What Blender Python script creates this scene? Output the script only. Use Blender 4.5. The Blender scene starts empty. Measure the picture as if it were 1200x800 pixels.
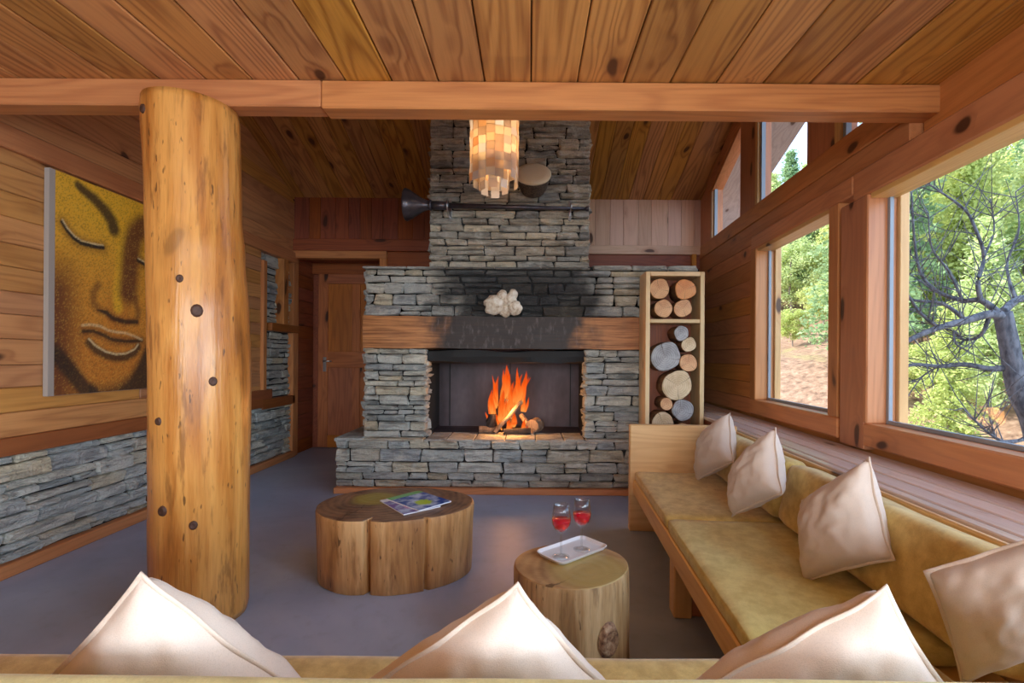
import bpy, bmesh, math, random
from mathutils import Vector, Matrix, noise

random.seed(11)
S = bpy.context.scene
COL = S.collection

# ------------------------------------------------------------------ camera
F, CX, CY, CH, ROLL = 560.0, 620.0, 418.0, 1.15, 0.007
cam = bpy.data.cameras.new('camera')
cam.sensor_width = 36.0
cam.lens = F / 1200 * 36
cam.shift_x = -(CX - 600) / 1200
cam.shift_y = (CY - 400) / 1200
cam.clip_start = 0.05
cam.clip_end = 500
co = bpy.data.objects.new('camera', cam)
COL.objects.link(co)
co.location = (0, 0, CH)
co.rotation_euler = (math.pi / 2, -ROLL, 0)
S.camera = co

# ------------------------------------------------------------------ world, sun, exposure
S.view_settings.view_transform = 'Standard'
S.view_settings.look = 'None'
S.view_settings.exposure = 1.25
S.view_settings.gamma = 1.0
S.view_settings.use_curve_mapping = False

w = bpy.data.worlds.new('sky')
S.world = w
w.use_nodes = True
wn = w.node_tree
bgn = wn.nodes['Background']
sky = wn.nodes.new('ShaderNodeTexSky')
sky.sky_type = 'NISHITA'
sky.sun_disc = False
sky.sun_elevation = math.radians(42)
sky.sun_rotation = math.radians(-70)
sky.air_density = 1.0
sky.dust_density = 1.5
tc = wn.nodes.new('ShaderNodeTexCoord')
cn = wn.nodes.new('ShaderNodeTexNoise')
cn.inputs['Scale'].default_value = 3.2
cn.inputs['Detail'].default_value = 6
cr = wn.nodes.new('ShaderNodeValToRGB')
cr.color_ramp.elements[0].position = 0.48
cr.color_ramp.elements[1].position = 0.66
mx = wn.nodes.new('ShaderNodeMix')
mx.data_type = 'RGBA'
mx.inputs['B'].default_value = (3.4, 3.7, 4.2, 1)
wn.links.new(tc.outputs['Generated'], cn.inputs['Vector'])
wn.links.new(cn.outputs['Fac'], cr.inputs['Fac'])
wn.links.new(cr.outputs['Color'], mx.inputs['Factor'])
wn.links.new(sky.outputs['Color'], mx.inputs['A'])
wn.links.new(mx.outputs['Result'], bgn.inputs['Color'])
bgn.inputs['Strength'].default_value = 0.40

sd = bpy.data.lights.new('sun', 'SUN')
sd.energy = 2.6
sd.angle = math.radians(1.0)
sd.color = (1.0, 0.95, 0.86)
so = bpy.data.objects.new('sun', sd)
COL.objects.link(so)
so.rotation_euler = Vector((0.72, -0.22, -0.62)).to_track_quat('-Z', 'Y').to_euler()

# right wall frame of reference (it stands 3.3 degrees off square)
TH = math.atan(0.0575)
RW = Matrix.Translation((1.577, 0, 0)) @ Matrix.Rotation(-TH, 4, 'Z')


def area(name, loc, aim, sx, sy, power, color):
    d = bpy.data.lights.new(name, 'AREA')
    d.shape = 'RECTANGLE'
    d.size, d.size_y, d.energy, d.color = sx, sy, power, color
    o = bpy.data.objects.new(name, d)
    COL.objects.link(o)
    o.location = loc
    o.rotation_euler = Vector(aim).to_track_quat('-Z', 'Z').to_euler()
    return o


# added fill lamps outside the windows beside and behind the viewer, brightening the room
rwd = (RW.to_3x3() @ Vector((-1, 0, -0.12)))
area('side_fill_light', RW @ Vector((0.32, 0.05, 1.45)), rwd, 1.25, 1.1, 20, (0.72, 0.86, 1.0))
area('side_fill_light', RW @ Vector((0.32, -1.7, 1.45)), rwd, 1.7, 1.1, 62, (0.72, 0.86, 1.0))
area('rear_fill_light', (-1.25, -3.75, 1.5), (0, 1, -0.05), 1.9, 1.3, 34, (0.85, 0.93, 1.0))
area('rear_fill_light', (0.75, -3.75, 1.5), (0, 1, -0.05), 1.5, 1.3, 26, (0.85, 0.93, 1.0))


# ------------------------------------------------------------------ helpers
def at(px, py, Y):
    """point at depth Y seen in the 1200x800 frame"""
    dx, dy = px - CX, py - CY
    c, s = math.cos(ROLL), math.sin(ROLL)
    ux, uy = dx * c + dy * s, -dx * s + dy * c
    return Vector((ux * Y / F, Y, CH - uy * Y / F))


def at_h(px, py, h):
    dx, dy = px - CX, py - CY
    c, s = math.cos(ROLL), math.sin(ROLL)
    uy = -dx * s + dy * c
    return at(px, py, (CH - h) * F / uy)


def tag(o, label=None, cat=None, group=None, kind=None):
    if label: o['label'] = label
    if cat: o['category'] = cat
    if group: o['group'] = group
    if kind: o['kind'] = kind
    return o


def empty(name, loc=(0, 0, 0), label=None, cat=None, group=None, kind=None, rz=0):
    o = bpy.data.objects.new(name, None)
    COL.objects.link(o)
    o.location = loc
    o.rotation_euler = (0, 0, rz)
    o.empty_display_size = 0.1
    return tag(o, label, cat, group, kind)


def link(name, me, mat=None, parent=None, loc=(0, 0, 0), rz=0, smooth=False):
    o = bpy.data.objects.new(name, me)
    COL.objects.link(o)
    o.location = loc
    if rz: o.rotation_euler = (0, 0, rz)
    if parent: o.parent = parent
    if mat and not me.materials: me.materials.append(mat)
    if smooth:
        me.polygons.foreach_set('use_smooth', [True] * len(me.polygons))
    return o


def mesh(name, vs, fs, mat=None, parent=None, loc=(0, 0, 0), rz=0, smooth=False):
    me = bpy.data.meshes.new(name)
    me.from_pydata([tuple(v) for v in vs], [], fs)
    me.update()
    return link(name, me, mat, parent, loc, rz, smooth)


def recentred(name, vs, fs, mat=None, parent=None, smooth=False):
    c = sum((Vector(v) for v in vs), Vector()) / len(vs)
    return mesh(name, [Vector(v) - c for v in vs], fs, mat, parent, c, 0, smooth)


def box_data(hx, hy, hz, bev):
    bm = bmesh.new()
    bmesh.ops.create_cube(bm, size=2)
    for v in bm.verts: v.co = Vector((v.co.x * hx, v.co.y * hy, v.co.z * hz))
    if bev > 0:
        b = min(bev, 0.45 * 2 * min(hx, hy, hz))
        bmesh.ops.bevel(bm, geom=bm.edges[:], offset=b, segments=1, affect='EDGES')
    me = bpy.data.meshes.new('box')
    bm.to_mesh(me)
    bm.free()
    return me


def box(name, x0, x1, y0, y1, z0, z1, mat, parent=None, bev=0.004, rz=0):
    """a bevelled block; mat may be a wood family (dict by grain axis)"""
    d = (abs(x1 - x0), abs(y1 - y0), abs(z1 - z0))
    if isinstance(mat, dict):
        mat = mat['XYZ'[d.index(max(d))]]
    me = box_data(d[0] / 2, d[1] / 2, d[2] / 2, bev)
    me.name = name
    return link(name, me, mat, parent, ((x0 + x1) / 2, (y0 + y1) / 2, (z0 + z1) / 2), rz)


def blocks(name, lst, mat, parent=None):
    """several plain boxes as one mesh (cores of the setting)"""
    vs, fs = [], []
    for (x0, x1, y0, y1, z0, z1) in lst:
        n = len(vs)
        vs += [(x, y, z) for z in (z0, z1) for y in (y0, y1) for x in (x0, x1)]
        fs += [tuple(n + i for i in f) for f in
               ((0, 2, 3, 1), (4, 5, 7, 6), (0, 1, 5, 4), (1, 3, 7, 5), (3, 2, 6, 7), (2, 0, 4, 6))]
    return mesh(name, vs, fs, mat, parent)


def prism(name, poly, n0, n1, frame, mat, parent=None):
    """polygon in (u,v) extruded along n; frame(u,v,n)->point"""
    k = len(poly)
    vs = [frame(u, v, n0) for u, v in poly] + [frame(u, v, n1) for u, v in poly]
    fs = [tuple(range(k - 1, -1, -1)), tuple(range(k, 2 * k))]
    fs += [(i, (i + 1) % k, k + (i + 1) % k, k + i) for i in range(k)]
    o = recentred(name, vs, fs, mat, parent)
    bm = bmesh.new(); bm.from_mesh(o.data)
    bmesh.ops.recalc_face_normals(bm, faces=bm.faces[:])
    bm.to_mesh(o.data); bm.free()
    return o


def tube_data(pts, rad, seg=10, cap=True):
    vs, fs = [], []
    pts = [Vector(p) for p in pts]
    ref = Vector((0.31, 0.17, 0.93))
    for i, p in enumerate(pts):
        t = (pts[min(i + 1, len(pts) - 1)] - pts[max(i - 1, 0)]).normalized()
        a = t.cross(ref)
        if a.length < 1e-3: a = t.cross(Vector((1, 0, 0)))
        a.normalize()
        b = t.cross(a)
        r = rad[i] if isinstance(rad, (list, tuple)) else rad
        for k in range(seg):
            an = 2 * math.pi * k / seg
            vs.append(p + (a * math.cos(an) + b * math.sin(an)) * r)
    for i in range(len(pts) - 1):
        for k in range(seg):
            k2 = (k + 1) % seg
            fs.append((i * seg + k, i * seg + k2, (i + 1) * seg + k2, (i + 1) * seg + k))
    if cap:
        fs.append(tuple(range(seg - 1, -1, -1)))
        n = (len(pts) - 1) * seg
        fs.append(tuple(range(n, n + seg)))
    return vs, fs


def tube(name, pts, rad, mat, parent=None, seg=10, smooth=True):
    vs, fs = tube_data(pts, rad, seg)
    return recentred(name, vs, fs, mat, parent, smooth)


def lathe(name, prof, mat, parent=None, loc=(0, 0, 0), seg=32, close=False):
    vs, fs = [], []
    n = len(prof)
    for r, z in prof:
        for k in range(seg):
            a = 2 * math.pi * k / seg
            vs.append((r * math.cos(a), r * math.sin(a), z))
    for i in range(n - 1 + (1 if close else 0)):
        j = (i + 1) % n
        for k in range(seg):
            k2 = (k + 1) % seg
            fs.append((i * seg + k, i * seg + k2, j * seg + k2, j * seg + k))
    if not close:
        fs.append(tuple(range(seg - 1, -1, -1)))
        fs.append(tuple(range((n - 1) * seg, n * seg)))
    return mesh(name, vs, fs, mat, parent, loc, 0, True)


# ------------------------------------------------------------------ materials
class NT:
    def __init__(s, name):
        s.m = bpy.data.materials.new(name)
        s.m.use_nodes = True
        s.t = s.m.node_tree
        s.b = s.t.nodes['Principled BSDF']
        s.out = s.t.nodes['Material Output']

    def n(s, typ, ins=None, **pr):
        x = s.t.nodes.new('ShaderNode' + typ)
        for k, v in pr.items(): setattr(x, k, v)
        for k, v in (ins or {}).items(): s.set(x.inputs[k], v)
        return x

    def set(s, sock, v):
        if isinstance(v, bpy.types.NodeSocket): s.t.links.new(v, sock)
        else: sock.default_value = v

    def math(s, op, a, b=0.0, clamp=False):
        x = s.t.nodes.new('ShaderNodeMath')
        x.operation = op
        x.use_clamp = clamp
        s.set(x.inputs[0], a)
        s.set(x.inputs[1], b)
        return x.outputs[0]

    def vec(s, op, a, b):
        x = s.t.nodes.new('ShaderNodeVectorMath')
        x.operation = op
        s.set(x.inputs[0], a)
        s.set(x.inputs[1], b)
        return x.outputs[0]

    def mix(s, f, a, b, mode='MIX'):
        x = s.t.nodes.new('ShaderNodeMix')
        x.data_type = 'RGBA'
        x.blend_type = mode
        s.set(x.inputs['Factor'], f)
        s.set(x.inputs['A'], c4(a))
        s.set(x.inputs['B'], c4(b))
        return x.outputs['Result']

    def ramp(s, f, pts):
        x = s.t.nodes.new('ShaderNodeValToRGB')
        e = x.color_ramp.elements
        while len(e) < len(pts): e.new(0.5)
        for i, (p, c) in enumerate(pts):
            e[i].position = p
            e[i].color = c4(c) if isinstance(c, (tuple, list)) else (c, c, c, 1)
        s.set(x.inputs[0], f)
        return x.outputs[0]

    def noise(s, v, scale, detail=2.0, rough=0.5, dist=0.0):
        x = s.n('TexNoise', {'Vector': v, 'Scale': scale, 'Detail': detail, 'Roughness': rough, 'Distortion': dist})
        return x.outputs[0]

    def step(s, f, a, b):
        x = s.t.nodes.new('ShaderNodeMapRange')
        x.interpolation_type = 'SMOOTHSTEP'
        s.set(x.inputs['Value'], f)
        x.inputs['From Min'].default_value = a
        x.inputs['From Max'].default_value = b
        return x.outputs[0]

    def rnd(s):
        return s.n('ObjectInfo').outputs['Random']

    def obj(s):
        return s.n('TexCoord').outputs['Object']

    def pos(s):
        return s.n('NewGeometry').outputs['Position']

    def bump(s, h, strength=0.3, dist=0.01):
        x = s.n('Bump', {'Height': h, 'Strength': strength, 'Distance': dist})
        s.t.links.new(x.outputs[0], s.b.inputs['Normal'])

    def fin(s, col=None, rough=None, **kw):
        if col is not None: s.set(s.b.inputs['Base Color'], c4(col))
        if rough is not None: s.set(s.b.inputs['Roughness'], rough)
        for k, v in kw.items(): s.set(s.b.inputs[k.replace('_', ' ')], v)
        return s.m


def c4(c):
    if isinstance(c, (tuple, list)) and len(c) == 3: return (*c, 1)
    return c


def srgb(r, g, b):
    f = lambda v: (v / 255 / 12.92) if v <= 10 else ((v / 255 + 0.055) / 1.055) ** 2.4
    return (f(r), f(g), f(b))


def plain(name, col, rough=0.5, **kw):
    return NT(name).fin(col, rough, **kw)


def wood1(name, light, dark, axis, rough, ring, knot, vary, knotcol, ringf):
    t = NT(name)
    r = t.rnd()
    off = t.n('CombineXYZ', {'X': t.math('MULTIPLY', r, 53.0), 'Y': t.math('MULTIPLY', r, 31.7),
                             'Z': t.math('MULTIPLY', r, 17.3)}).outputs[0]
    p = t.vec('ADD', t.obj(), off)

    def sc(l, c):
        v = [c, c, c]
        v[axis] = l
        return t.vec('MULTIPLY', p, tuple(v))
    wob = t.noise(p, 2.3, 2)
    vp = t.vec('ADD', sc(2.4, 6.2), t.n('CombineXYZ', {'X': wob, 'Y': wob, 'Z': wob}).outputs[0])
    vo = t.n('TexVoronoi', {'Vector': vp, 'Scale': 1.0})
    d = vo.outputs['Distance']
    gate = t.math('GREATER_THAN', t.n('SeparateColor', {'Color': vo.outputs['Color']}).outputs[0], .58)
    near = t.math('MULTIPLY', gate, t.math('SUBTRACT', 1.0, t.step(d, 0.02, 0.45)))
    nA = t.noise(sc(0.42, 4.5), 1.0, 2, 0.45)
    arg = t.math('ADD', t.math('MULTIPLY', nA, ringf), t.math('MULTIPLY', near, 9.0))
    rg = t.math('ADD', t.math('MULTIPLY', t.math('SINE', arg), 0.5), 0.5)
    rg = t.math('POWER', rg, 2.2)
    fib = t.noise(sc(3.0, 95.0), 1.0, 3, 0.6)
    big = t.noise(sc(0.8, 5.0), 1.0, 3, 0.5)
    f = t.math('ADD', t.math('MULTIPLY', rg, ring * .7), t.math('MULTIPLY', t.math('SUBTRACT', fib, 0.38), 0.7), True)
    f = t.math('ADD', f, t.math('MULTIPLY', t.math('SUBTRACT', big, 0.5), 0.7), True)
    col = t.mix(f, light, dark)
    kf = t.math('MULTIPLY', t.math('SUBTRACT', 1.0, t.step(d, 0.11, 0.19)), t.math('MULTIPLY', gate, knot), True)
    halo = t.math('MULTIPLY', t.math('SUBTRACT', 1.0, t.step(d, 0.12, 0.40)), t.math('MULTIPLY', gate, 0.5 * knot), True)
    col = t.mix(halo, col, dark)
    col = t.mix(kf, col, knotcol)
    r2 = t.math('FRACT', t.math('MULTIPLY', r, 7.31))
    v = t.math('ADD', 1.0 - vary, t.math('MULTIPLY', r2, 2 * vary))
    r3 = t.math('FRACT', t.math('MULTIPLY', r, 3.77))
    hs = t.n('HueSaturation', {'Color': col, 'Value': v, 'Fac': 1.0,
                               'Hue': t.math('ADD', 0.493, t.math('MULTIPLY', r3, 0.014)),
                               'Saturation': t.math('ADD', 0.92, t.math('MULTIPLY', r3, 0.12))})
    t.bump(t.math('ADD', fib, t.math('MULTIPLY', rg, 0.25)), 0.18, 0.004)
    return t.fin(hs.outputs[0], rough)


def wood(name, light, dark, rough=0.42, ring=0.55, knot=0.9, vary=0.13, knotcol=srgb(62, 28, 12), ringf=92.0):
    return {a: wood1(name + '_' + a.lower(), light, dark, 'XYZ'.index(a), rough, ring, knot, vary, knotcol, ringf)
            for a in 'XYZ'}


W_CEIL = wood('ceiling_pine', srgb(204, 144, 74), srgb(132, 72, 28), 0.42, ring=0.75, vary=.16)
W_BEAM = wood('beam_pine', srgb(200, 130, 64), srgb(146, 76, 30), 0.42, ring=0.45)
W_WALL = wood('wall_pine', srgb(202, 142, 84), srgb(142, 82, 40), 0.45, ring=0.5)
W_RED = wood('red_larch', srgb(212, 140, 86), srgb(168, 98, 54), 0.42, ring=0.4)
W_DARK = wood('darker_wood', srgb(150, 74, 36), srgb(92, 38, 18), 0.5, ring=0.45)
W_TRIM = wood('brown_trim', srgb(150, 84, 40), srgb(108, 54, 24), 0.5, ring=0.35, knot=0.4)
W_SILL = wood('sill_board', srgb(244, 222, 210), srgb(222, 188, 170), 0.18, ring=0.4, knot=0.5)
W_BENCH = wood('bench_pine', srgb(230, 186, 122), srgb(196, 136, 74), 0.4, ring=0.4)
W_BOX = wood('box_pine', srgb(226, 196, 148), srgb(190, 150, 100), 0.5, ring=0.3, knot=0.4)
W_PINK = wood('pale_wood', srgb(222, 178, 150), srgb(182, 128, 100), 0.5, ring=0.3)
W_DOOR = wood('door_pine', srgb(190, 110, 50), srgb(128, 64, 24), 0.42, ring=0.5, knot=1.0)
W_FRAME = wood('window_frame_larch', srgb(210, 142, 88), srgb(168, 102, 58), 0.34, ring=0.35)


def stone_mat(name, tan, soot=False):
    t = NT(name)
    p = t.pos()
    r = t.rnd()
    a = t.ramp(r, [(0.0, srgb(150, 158, 160)), (0.2, srgb(206, 208, 202)), (0.4, srgb(178, 184, 184)),
                   (0.6, srgb(220, 216, 202)), (0.78, srgb(160, 168, 176)), (0.9, srgb(222, 206, 174)),
                   (1.0, srgb(190, 187, 174))])
    b = t.ramp(r, [(0.0, srgb(164, 152, 132)), (0.25, srgb(206, 188, 158)), (0.45, srgb(158, 157, 150)),
                   (0.65, srgb(224, 206, 172)), (0.85, srgb(184, 172, 150)), (1.0, srgb(132, 132, 128))])
    col = t.mix(tan, a, b)
    lay = t.noise(t.vec('MULTIPLY', p, (5, 5, 34)), 1.0, 5, 0.62, 0.4)
    blot = t.noise(p, 9.0, 4, 0.6)
    fine = t.noise(p, 70.0, 3, 0.6)
    col = t.mix(t.step(lay, 0.46, 0.62), col, t.mix(1.0, col, (0.60, 0.60, 0.61), 'MULTIPLY'))
    col = t.mix(t.math('MULTIPLY', t.step(blot, 0.5, 0.7), 0.65), col, srgb(212, 209, 198))
    col = t.mix(t.math('MULTIPLY', t.step(fine, 0.5, 0.75), 0.25), col, srgb(84, 86, 86))
    if soot:
        sx = t.n('SeparateXYZ', {'Vector': p})
        dx = t.math('ABSOLUTE', t.math('SUBTRACT', sx.outputs[0], -0.12))
        wob = t.math('MULTIPLY', t.math('SUBTRACT', t.noise(p, 4.0, 3), 0.5), 1.0)
        hz = t.step(sx.outputs[2], 1.42, 1.52)
        fade = t.math('SUBTRACT', 1.0, t.step(t.math('ADD', dx, wob), 0.42, 0.95))
        up = t.math('SUBTRACT', 1.0, t.step(sx.outputs[2], 1.75, 2.25))
        sf = t.math('MULTIPLY', t.math('MULTIPLY', hz, fade), t.math('MULTIPLY', up, 0.93))
        col = t.mix(sf, col, srgb(38, 37, 40))
    t.bump(t.math('ADD', t.math('MULTIPLY', lay, 1.0), t.math('ADD', t.math('MULTIPLY', fine, 0.35), blot)), 1.0, 0.035)
    return t.fin(col, 0.8)


M_STONE = stone_mat('slate_stone', 0.18, True)
M_STONE_CH = stone_mat('chimney_stone', 0.8)
M_STONE_WALL = stone_mat('wall_stone', 0.0)
M_MORTAR = plain('dark_joint', srgb(44, 44, 44), 0.95)


def floor_mat():
    t = NT('polished_concrete')
    p = t.pos()
    a = t.noise(p, 1.3, 5, 0.6, 0.6)
    b = t.noise(p, 14.0, 4, 0.6)
    col = t.ramp(a, [(0.3, srgb(148, 164, 196)), (0.55, srgb(168, 182, 210)), (0.75, srgb(184, 194, 216))])
    col = t.mix(t.math('MULTIPLY', t.step(b, 0.5, 0.75), 0.3), col, srgb(140, 150, 172))
    t.bump(b, 0.06, 0.004)
    return t.fin(col, t.math('ADD', 0.34, t.math('MULTIPLY', a, 0.2)))


M_FLOOR = floor_mat()


def fabric(name, c1, c2, rough=0.85, weave=420.0, mott=7.0):
    t = NT(name)
    o = t.obj()
    n1 = t.noise(o, mott, 5, 0.65)
    n2 = t.noise(o, weave, 2)
    col = t.mix(t.step(n1, 0.3, 0.7), c1, c2)
    col = t.mix(t.math('MULTIPLY', t.step(n2, 0.45, 0.7), 0.25), col, t.mix(1.0, col, (0.6, 0.6, 0.6), 'MULTIPLY'))
    t.bump(n2, 0.25, 0.002)
    return t.fin(col, rough, Sheen_Weight=0.25)


M_OLIVE = fabric('olive_fabric', srgb(228, 200, 120), srgb(196, 162, 86), .85, 420., 16.)
M_OLIVE2 = fabric('olive_green_fabric', srgb(230, 218, 142), srgb(204, 188, 112), .85, 420., 18.)
M_PILLOW = fabric('cream_linen', srgb(222, 204, 190), srgb(210, 192, 178), 0.8, 600, 3)
M_PIPE = fabric('cream_piping', srgb(220, 200, 184), srgb(208, 188, 170), 0.8, 600, 3)


def log_side(name, c1, c2, c3, knots=0.8, vscale=1.0, rough=0.4):
    """peeled log: streaks run along local Z"""
    t = NT(name)
    r = t.rnd()
    o = t.vec('ADD', t.obj(), t.n('CombineXYZ', {'X': t.math('MULTIPLY', r, 11.0), 'Y': 0.0, 'Z': t.math('MULTIPLY', r, 23.0)}).outputs[0])
    s1 = t.noise(t.vec('MULTIPLY', o, (9, 9, 1.2 * vscale)), 1.0, 5, 0.6, 0.3)
    s2 = t.noise(t.vec('MULTIPLY', o, (60, 60, 4)), 1.0, 3, 0.6)
    big = t.noise(t.vec('MULTIPLY', o, (3, 3, 1.3)), 1.0, 3)
    col = t.ramp(s1, [(0.3, c3), (0.45, c2), (0.6, c1), (0.8, c2)])
    col = t.mix(t.math('MULTIPLY', t.step(s2, 0.5, 0.78), 0.5), col, c3)
    col = t.mix(t.math('MULTIPLY', t.step(big, 0.55, 0.75), 0.5), col, c2)
    wob = t.noise(o, 3.0, 2)
    vo = t.n('TexVoronoi', {'Vector': t.vec('ADD', t.vec('MULTIPLY', o, (4.2, 4.2, 2.6)), t.n('CombineXYZ', {'X': wob, 'Y': wob, 'Z': wob}).outputs[0]), 'Scale': 1.0})
    d = vo.outputs['Distance']
    halo = t.math('SUBTRACT', 1.0, t.step(d, 0.1, 0.3))
    kf = t.math('SUBTRACT', 1.0, t.step(d, 0.07, 0.13))
    col = t.mix(t.math('MULTIPLY', halo, 0.5 * knots), col, c3)
    col = t.mix(t.math('MULTIPLY', kf, knots), col, srgb(58, 34, 24))
    fl_ = t.noise(t.vec('MULTIPLY', o, (26, 26, 4.5)), 1.0, 4, .55)
    col = t.mix(t.math('MULTIPLY', t.step(fl_, .56, .70), .6), col, c3)
    fk = t.noise(t.vec('MULTIPLY', o, (55, 55, 14)), 1.0, 2, .5)
    col = t.mix(t.math('MULTIPLY', t.step(fk, .66, .74), .75), col, srgb(66, 42, 28))
    t.bump(t.math('ADD', s2, s1), 0.25, 0.01)
    return t.fin(col, rough)


M_POST = log_side('peeled_post', srgb(216, 154, 80), srgb(184, 116, 50), srgb(112, 64, 28), .35, .7, 0.28)
M_STUMP_A = log_side('stump_side_honey', srgb(224, 178, 122), srgb(196, 144, 88), srgb(140, 92, 50), 0.25, 1.0, 0.45)
M_STUMP_B = log_side('stump_side_pale', srgb(214, 184, 138), srgb(178, 142, 96), srgb(112, 80, 50), 0.15, 1.0, 0.5)
M_BARK = log_side('log_bark', srgb(150, 108, 72), srgb(112, 76, 48), srgb(62, 42, 28), 0.2, 1.0, 0.8)


def end_grain(name, c1, c2, patch=None, pc=(0, 0), pr=0.1, rings=190.0, wobble=0.05):
    t = NT(name)
    o = t.obj()
    r = t.rnd()
    sx = t.n('SeparateXYZ', {'Vector': o})
    w = t.math('MULTIPLY', t.math('SUBTRACT', t.noise(o, 5.0, 3), 0.5), wobble)
    dx = t.math('SUBTRACT', sx.outputs[0], pc[0])
    dy = t.math('SUBTRACT', sx.outputs[1], pc[1])
    rad = t.math('SQRT', t.math('ADD', t.math('MULTIPLY', dx, dx), t.math('MULTIPLY', dy, dy)))
    rr = t.math('ADD', rad, w)
    rg = t.math('ADD', t.math('MULTIPLY', t.math('SINE', t.math('MULTIPLY', rr, rings)), 0.5), 0.5)
    bl = t.noise(o, 8.0, 4, 0.65)
    fine = t.noise(o, 90.0, 3)
    f = t.math('ADD', t.math('MULTIPLY', rg, 0.35), t.math('MULTIPLY', t.step(bl, 0.35, 0.7), 0.65), True)
    col = t.mix(f, c1, c2)
    ang = t.math('ARCTAN2', dy, dx)
    cw = t.math('ADD', ang, t.math('MULTIPLY', t.noise(o, 14.0, 3), 0.5))
    ck = t.math('ABSOLUTE', t.math('SINE', t.math('ADD', t.math('MULTIPLY', cw, 1.5), t.math('MULTIPLY', r, 6.0))))
    thr = t.math('SUBTRACT', 1.0, t.step(ck, 0.012, 0.05))
    col = t.mix(t.math('MULTIPLY', thr, 0.75), col, srgb(70, 46, 30))
    if patch is not None:
        col = t.mix(t.math('MULTIPLY', t.math('SUBTRACT', 1.0, t.step(rr, pr * 0.55, pr)), 0.85), col, patch)
    t.bump(t.math('ADD', rg, fine), 0.2, 0.004)
    return t.fin(col, 0.42)


M_END_A = end_grain('stump_top_brown', srgb(150, 116, 88), srgb(86, 62, 48), srgb(160, 146, 62), (-0.13, 0.07), 0.15, 160, 0.10)
M_END_B = end_grain('stump_top_olive', srgb(190, 154, 108), srgb(150, 112, 76), srgb(184, 162, 98), (0.06, -0.05), 0.19, 150, 0.06)
M_LOG_ENDS = [end_grain('log_end_peach', srgb(226, 178, 130), srgb(190, 132, 88), None, (0, 0), 0.1, 420, 0.012),
              end_grain('log_end_pale', srgb(224, 202, 166), srgb(186, 156, 116), None, (0.006, 0), 0.1, 380, 0.014),
              end_grain('log_end_grey', srgb(176, 176, 178), srgb(120, 118, 118), None, (-0.005, 0.004), 0.1, 380, 0.014),
              end_grain('log_end_orange', srgb(224, 160, 100), srgb(196, 118, 66), None, (0, 0.004), 0.1, 420, 0.012)]

M_BLACK = plain('sooty_black', srgb(26, 24, 25), 0.7)
M_STEEL = plain('brushed_steel', srgb(190, 190, 190), 0.3, Metallic=1.0)
M_WHITE = plain('white_glaze', srgb(236, 236, 238), 0.2)
M_GREYFR = plain('grey_gasket', srgb(150, 164, 180), 0.4)


def glass_pane():
    t = NT('window_glass')
    tr = t.n('BsdfTransparent', {'Color': (0.97, 0.985, 0.98, 1)})
    gl = t.n('BsdfGlossy', {'Roughness': 0.02})
    lw = t.n('LayerWeight', {'Blend': 0.5})
    fr = t.math('ADD', .006, t.math('MULTIPLY', t.math('POWER', lw.outputs['Facing'], 6.0), .10))
    mxs = t.n('MixShader', {'Fac': fr})
    t.t.links.new(tr.outputs[0], mxs.inputs[1])
    t.t.links.new(gl.outputs[0], mxs.inputs[2])
    t.t.links.new(mxs.outputs[0], t.out.inputs['Surface'])
    return t.m


M_PANE = glass_pane()


# ------------------------------------------------------------------ floor
fl = mesh('floor', [(-4.2, -3.7, 0), (2.4, -3.7, 0), (2.4, 6.8, 0), (-4.2, 6.8, 0),
                    (-4.2, -3.7, -.3), (2.4, -3.7, -.3), (2.4, 6.8, -.3), (-4.2, 6.8, -.3)],
          [(0, 1, 2, 3), (7, 6, 5, 4), (0, 4, 5, 1), (1, 5, 6, 2), (2, 6, 7, 3), (3, 7, 4, 0)], M_FLOOR)
tag(fl, 'smooth grey blue polished concrete floor', 'floor', kind='structure')

# ------------------------------------------------------------------ stone laying
def stone_piece(parent, fr, u0, u1, v0, v1, proud, mat, depth=0.05, name='stone'):
    w, h = u1 - u0, v1 - v0
    cu, cv = (u0 + u1) / 2, (v0 + v1) / 2
    j = lambda a: random.uniform(-a, a)
    cw, chh = min(0.10 * w, 0.010), min(0.16 * h, 0.010)
    sk, sk2 = j(0.009), j(0.009)
    a, b = w / 2, h / 2
    o = [(-a + cw, -b), (j(0.3 * a), -b + j(0.06 * h)), (a - cw, -b), (a, -b + chh), (a + j(0.006), b - chh),
         (a - cw, b), (j(0.3 * a), b + j(0.07 * h)), (-a + cw, b), (-a, b - chh), (-a + j(0.006), -b + chh)]
    o = [(cu + x + j(0.004) + (sk if x > 0 else sk2) * (y / b), cv + y + j(0.004)) for x, y in o]
    k = len(o)
    ins = min(0.008, 0.16 * h)
    pr = [proud + j(0.007) for _ in range(k)]
    tl, tl2 = j(0.010), j(0.010)
    inner = []
    for i, (x, y) in enumerate(o):
        fx, fy = (x - cu) / a, (y - cv) / b
        inner.append((cu + (x - cu) * (1 - ins / max(a, ins)), cv + (y - cv) * (1 - ins / max(b, ins * 1.4)),
                      pr[i] + tl * fx + tl2 * fy))
    vs = [fr(x, y, -depth) for x, y in o] + [fr(x, y, max(proud - 0.018, 0.002)) for x, y in o] + \
         [fr(*q) for q in inner] + [fr(cu + j(a * .3), cv + j(b * .2), proud + j(0.008))]
    fs = []
    for i in range(k):
        n = (i + 1) % k
        fs.append((i, n, k + n, k + i))
        fs.append((k + i, k + n, 2 * k + n, 2 * k + i))
        fs.append((2 * k + i, 2 * k + n, 3 * k))
    return recentred(name, vs, fs, mat, parent)


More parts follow.
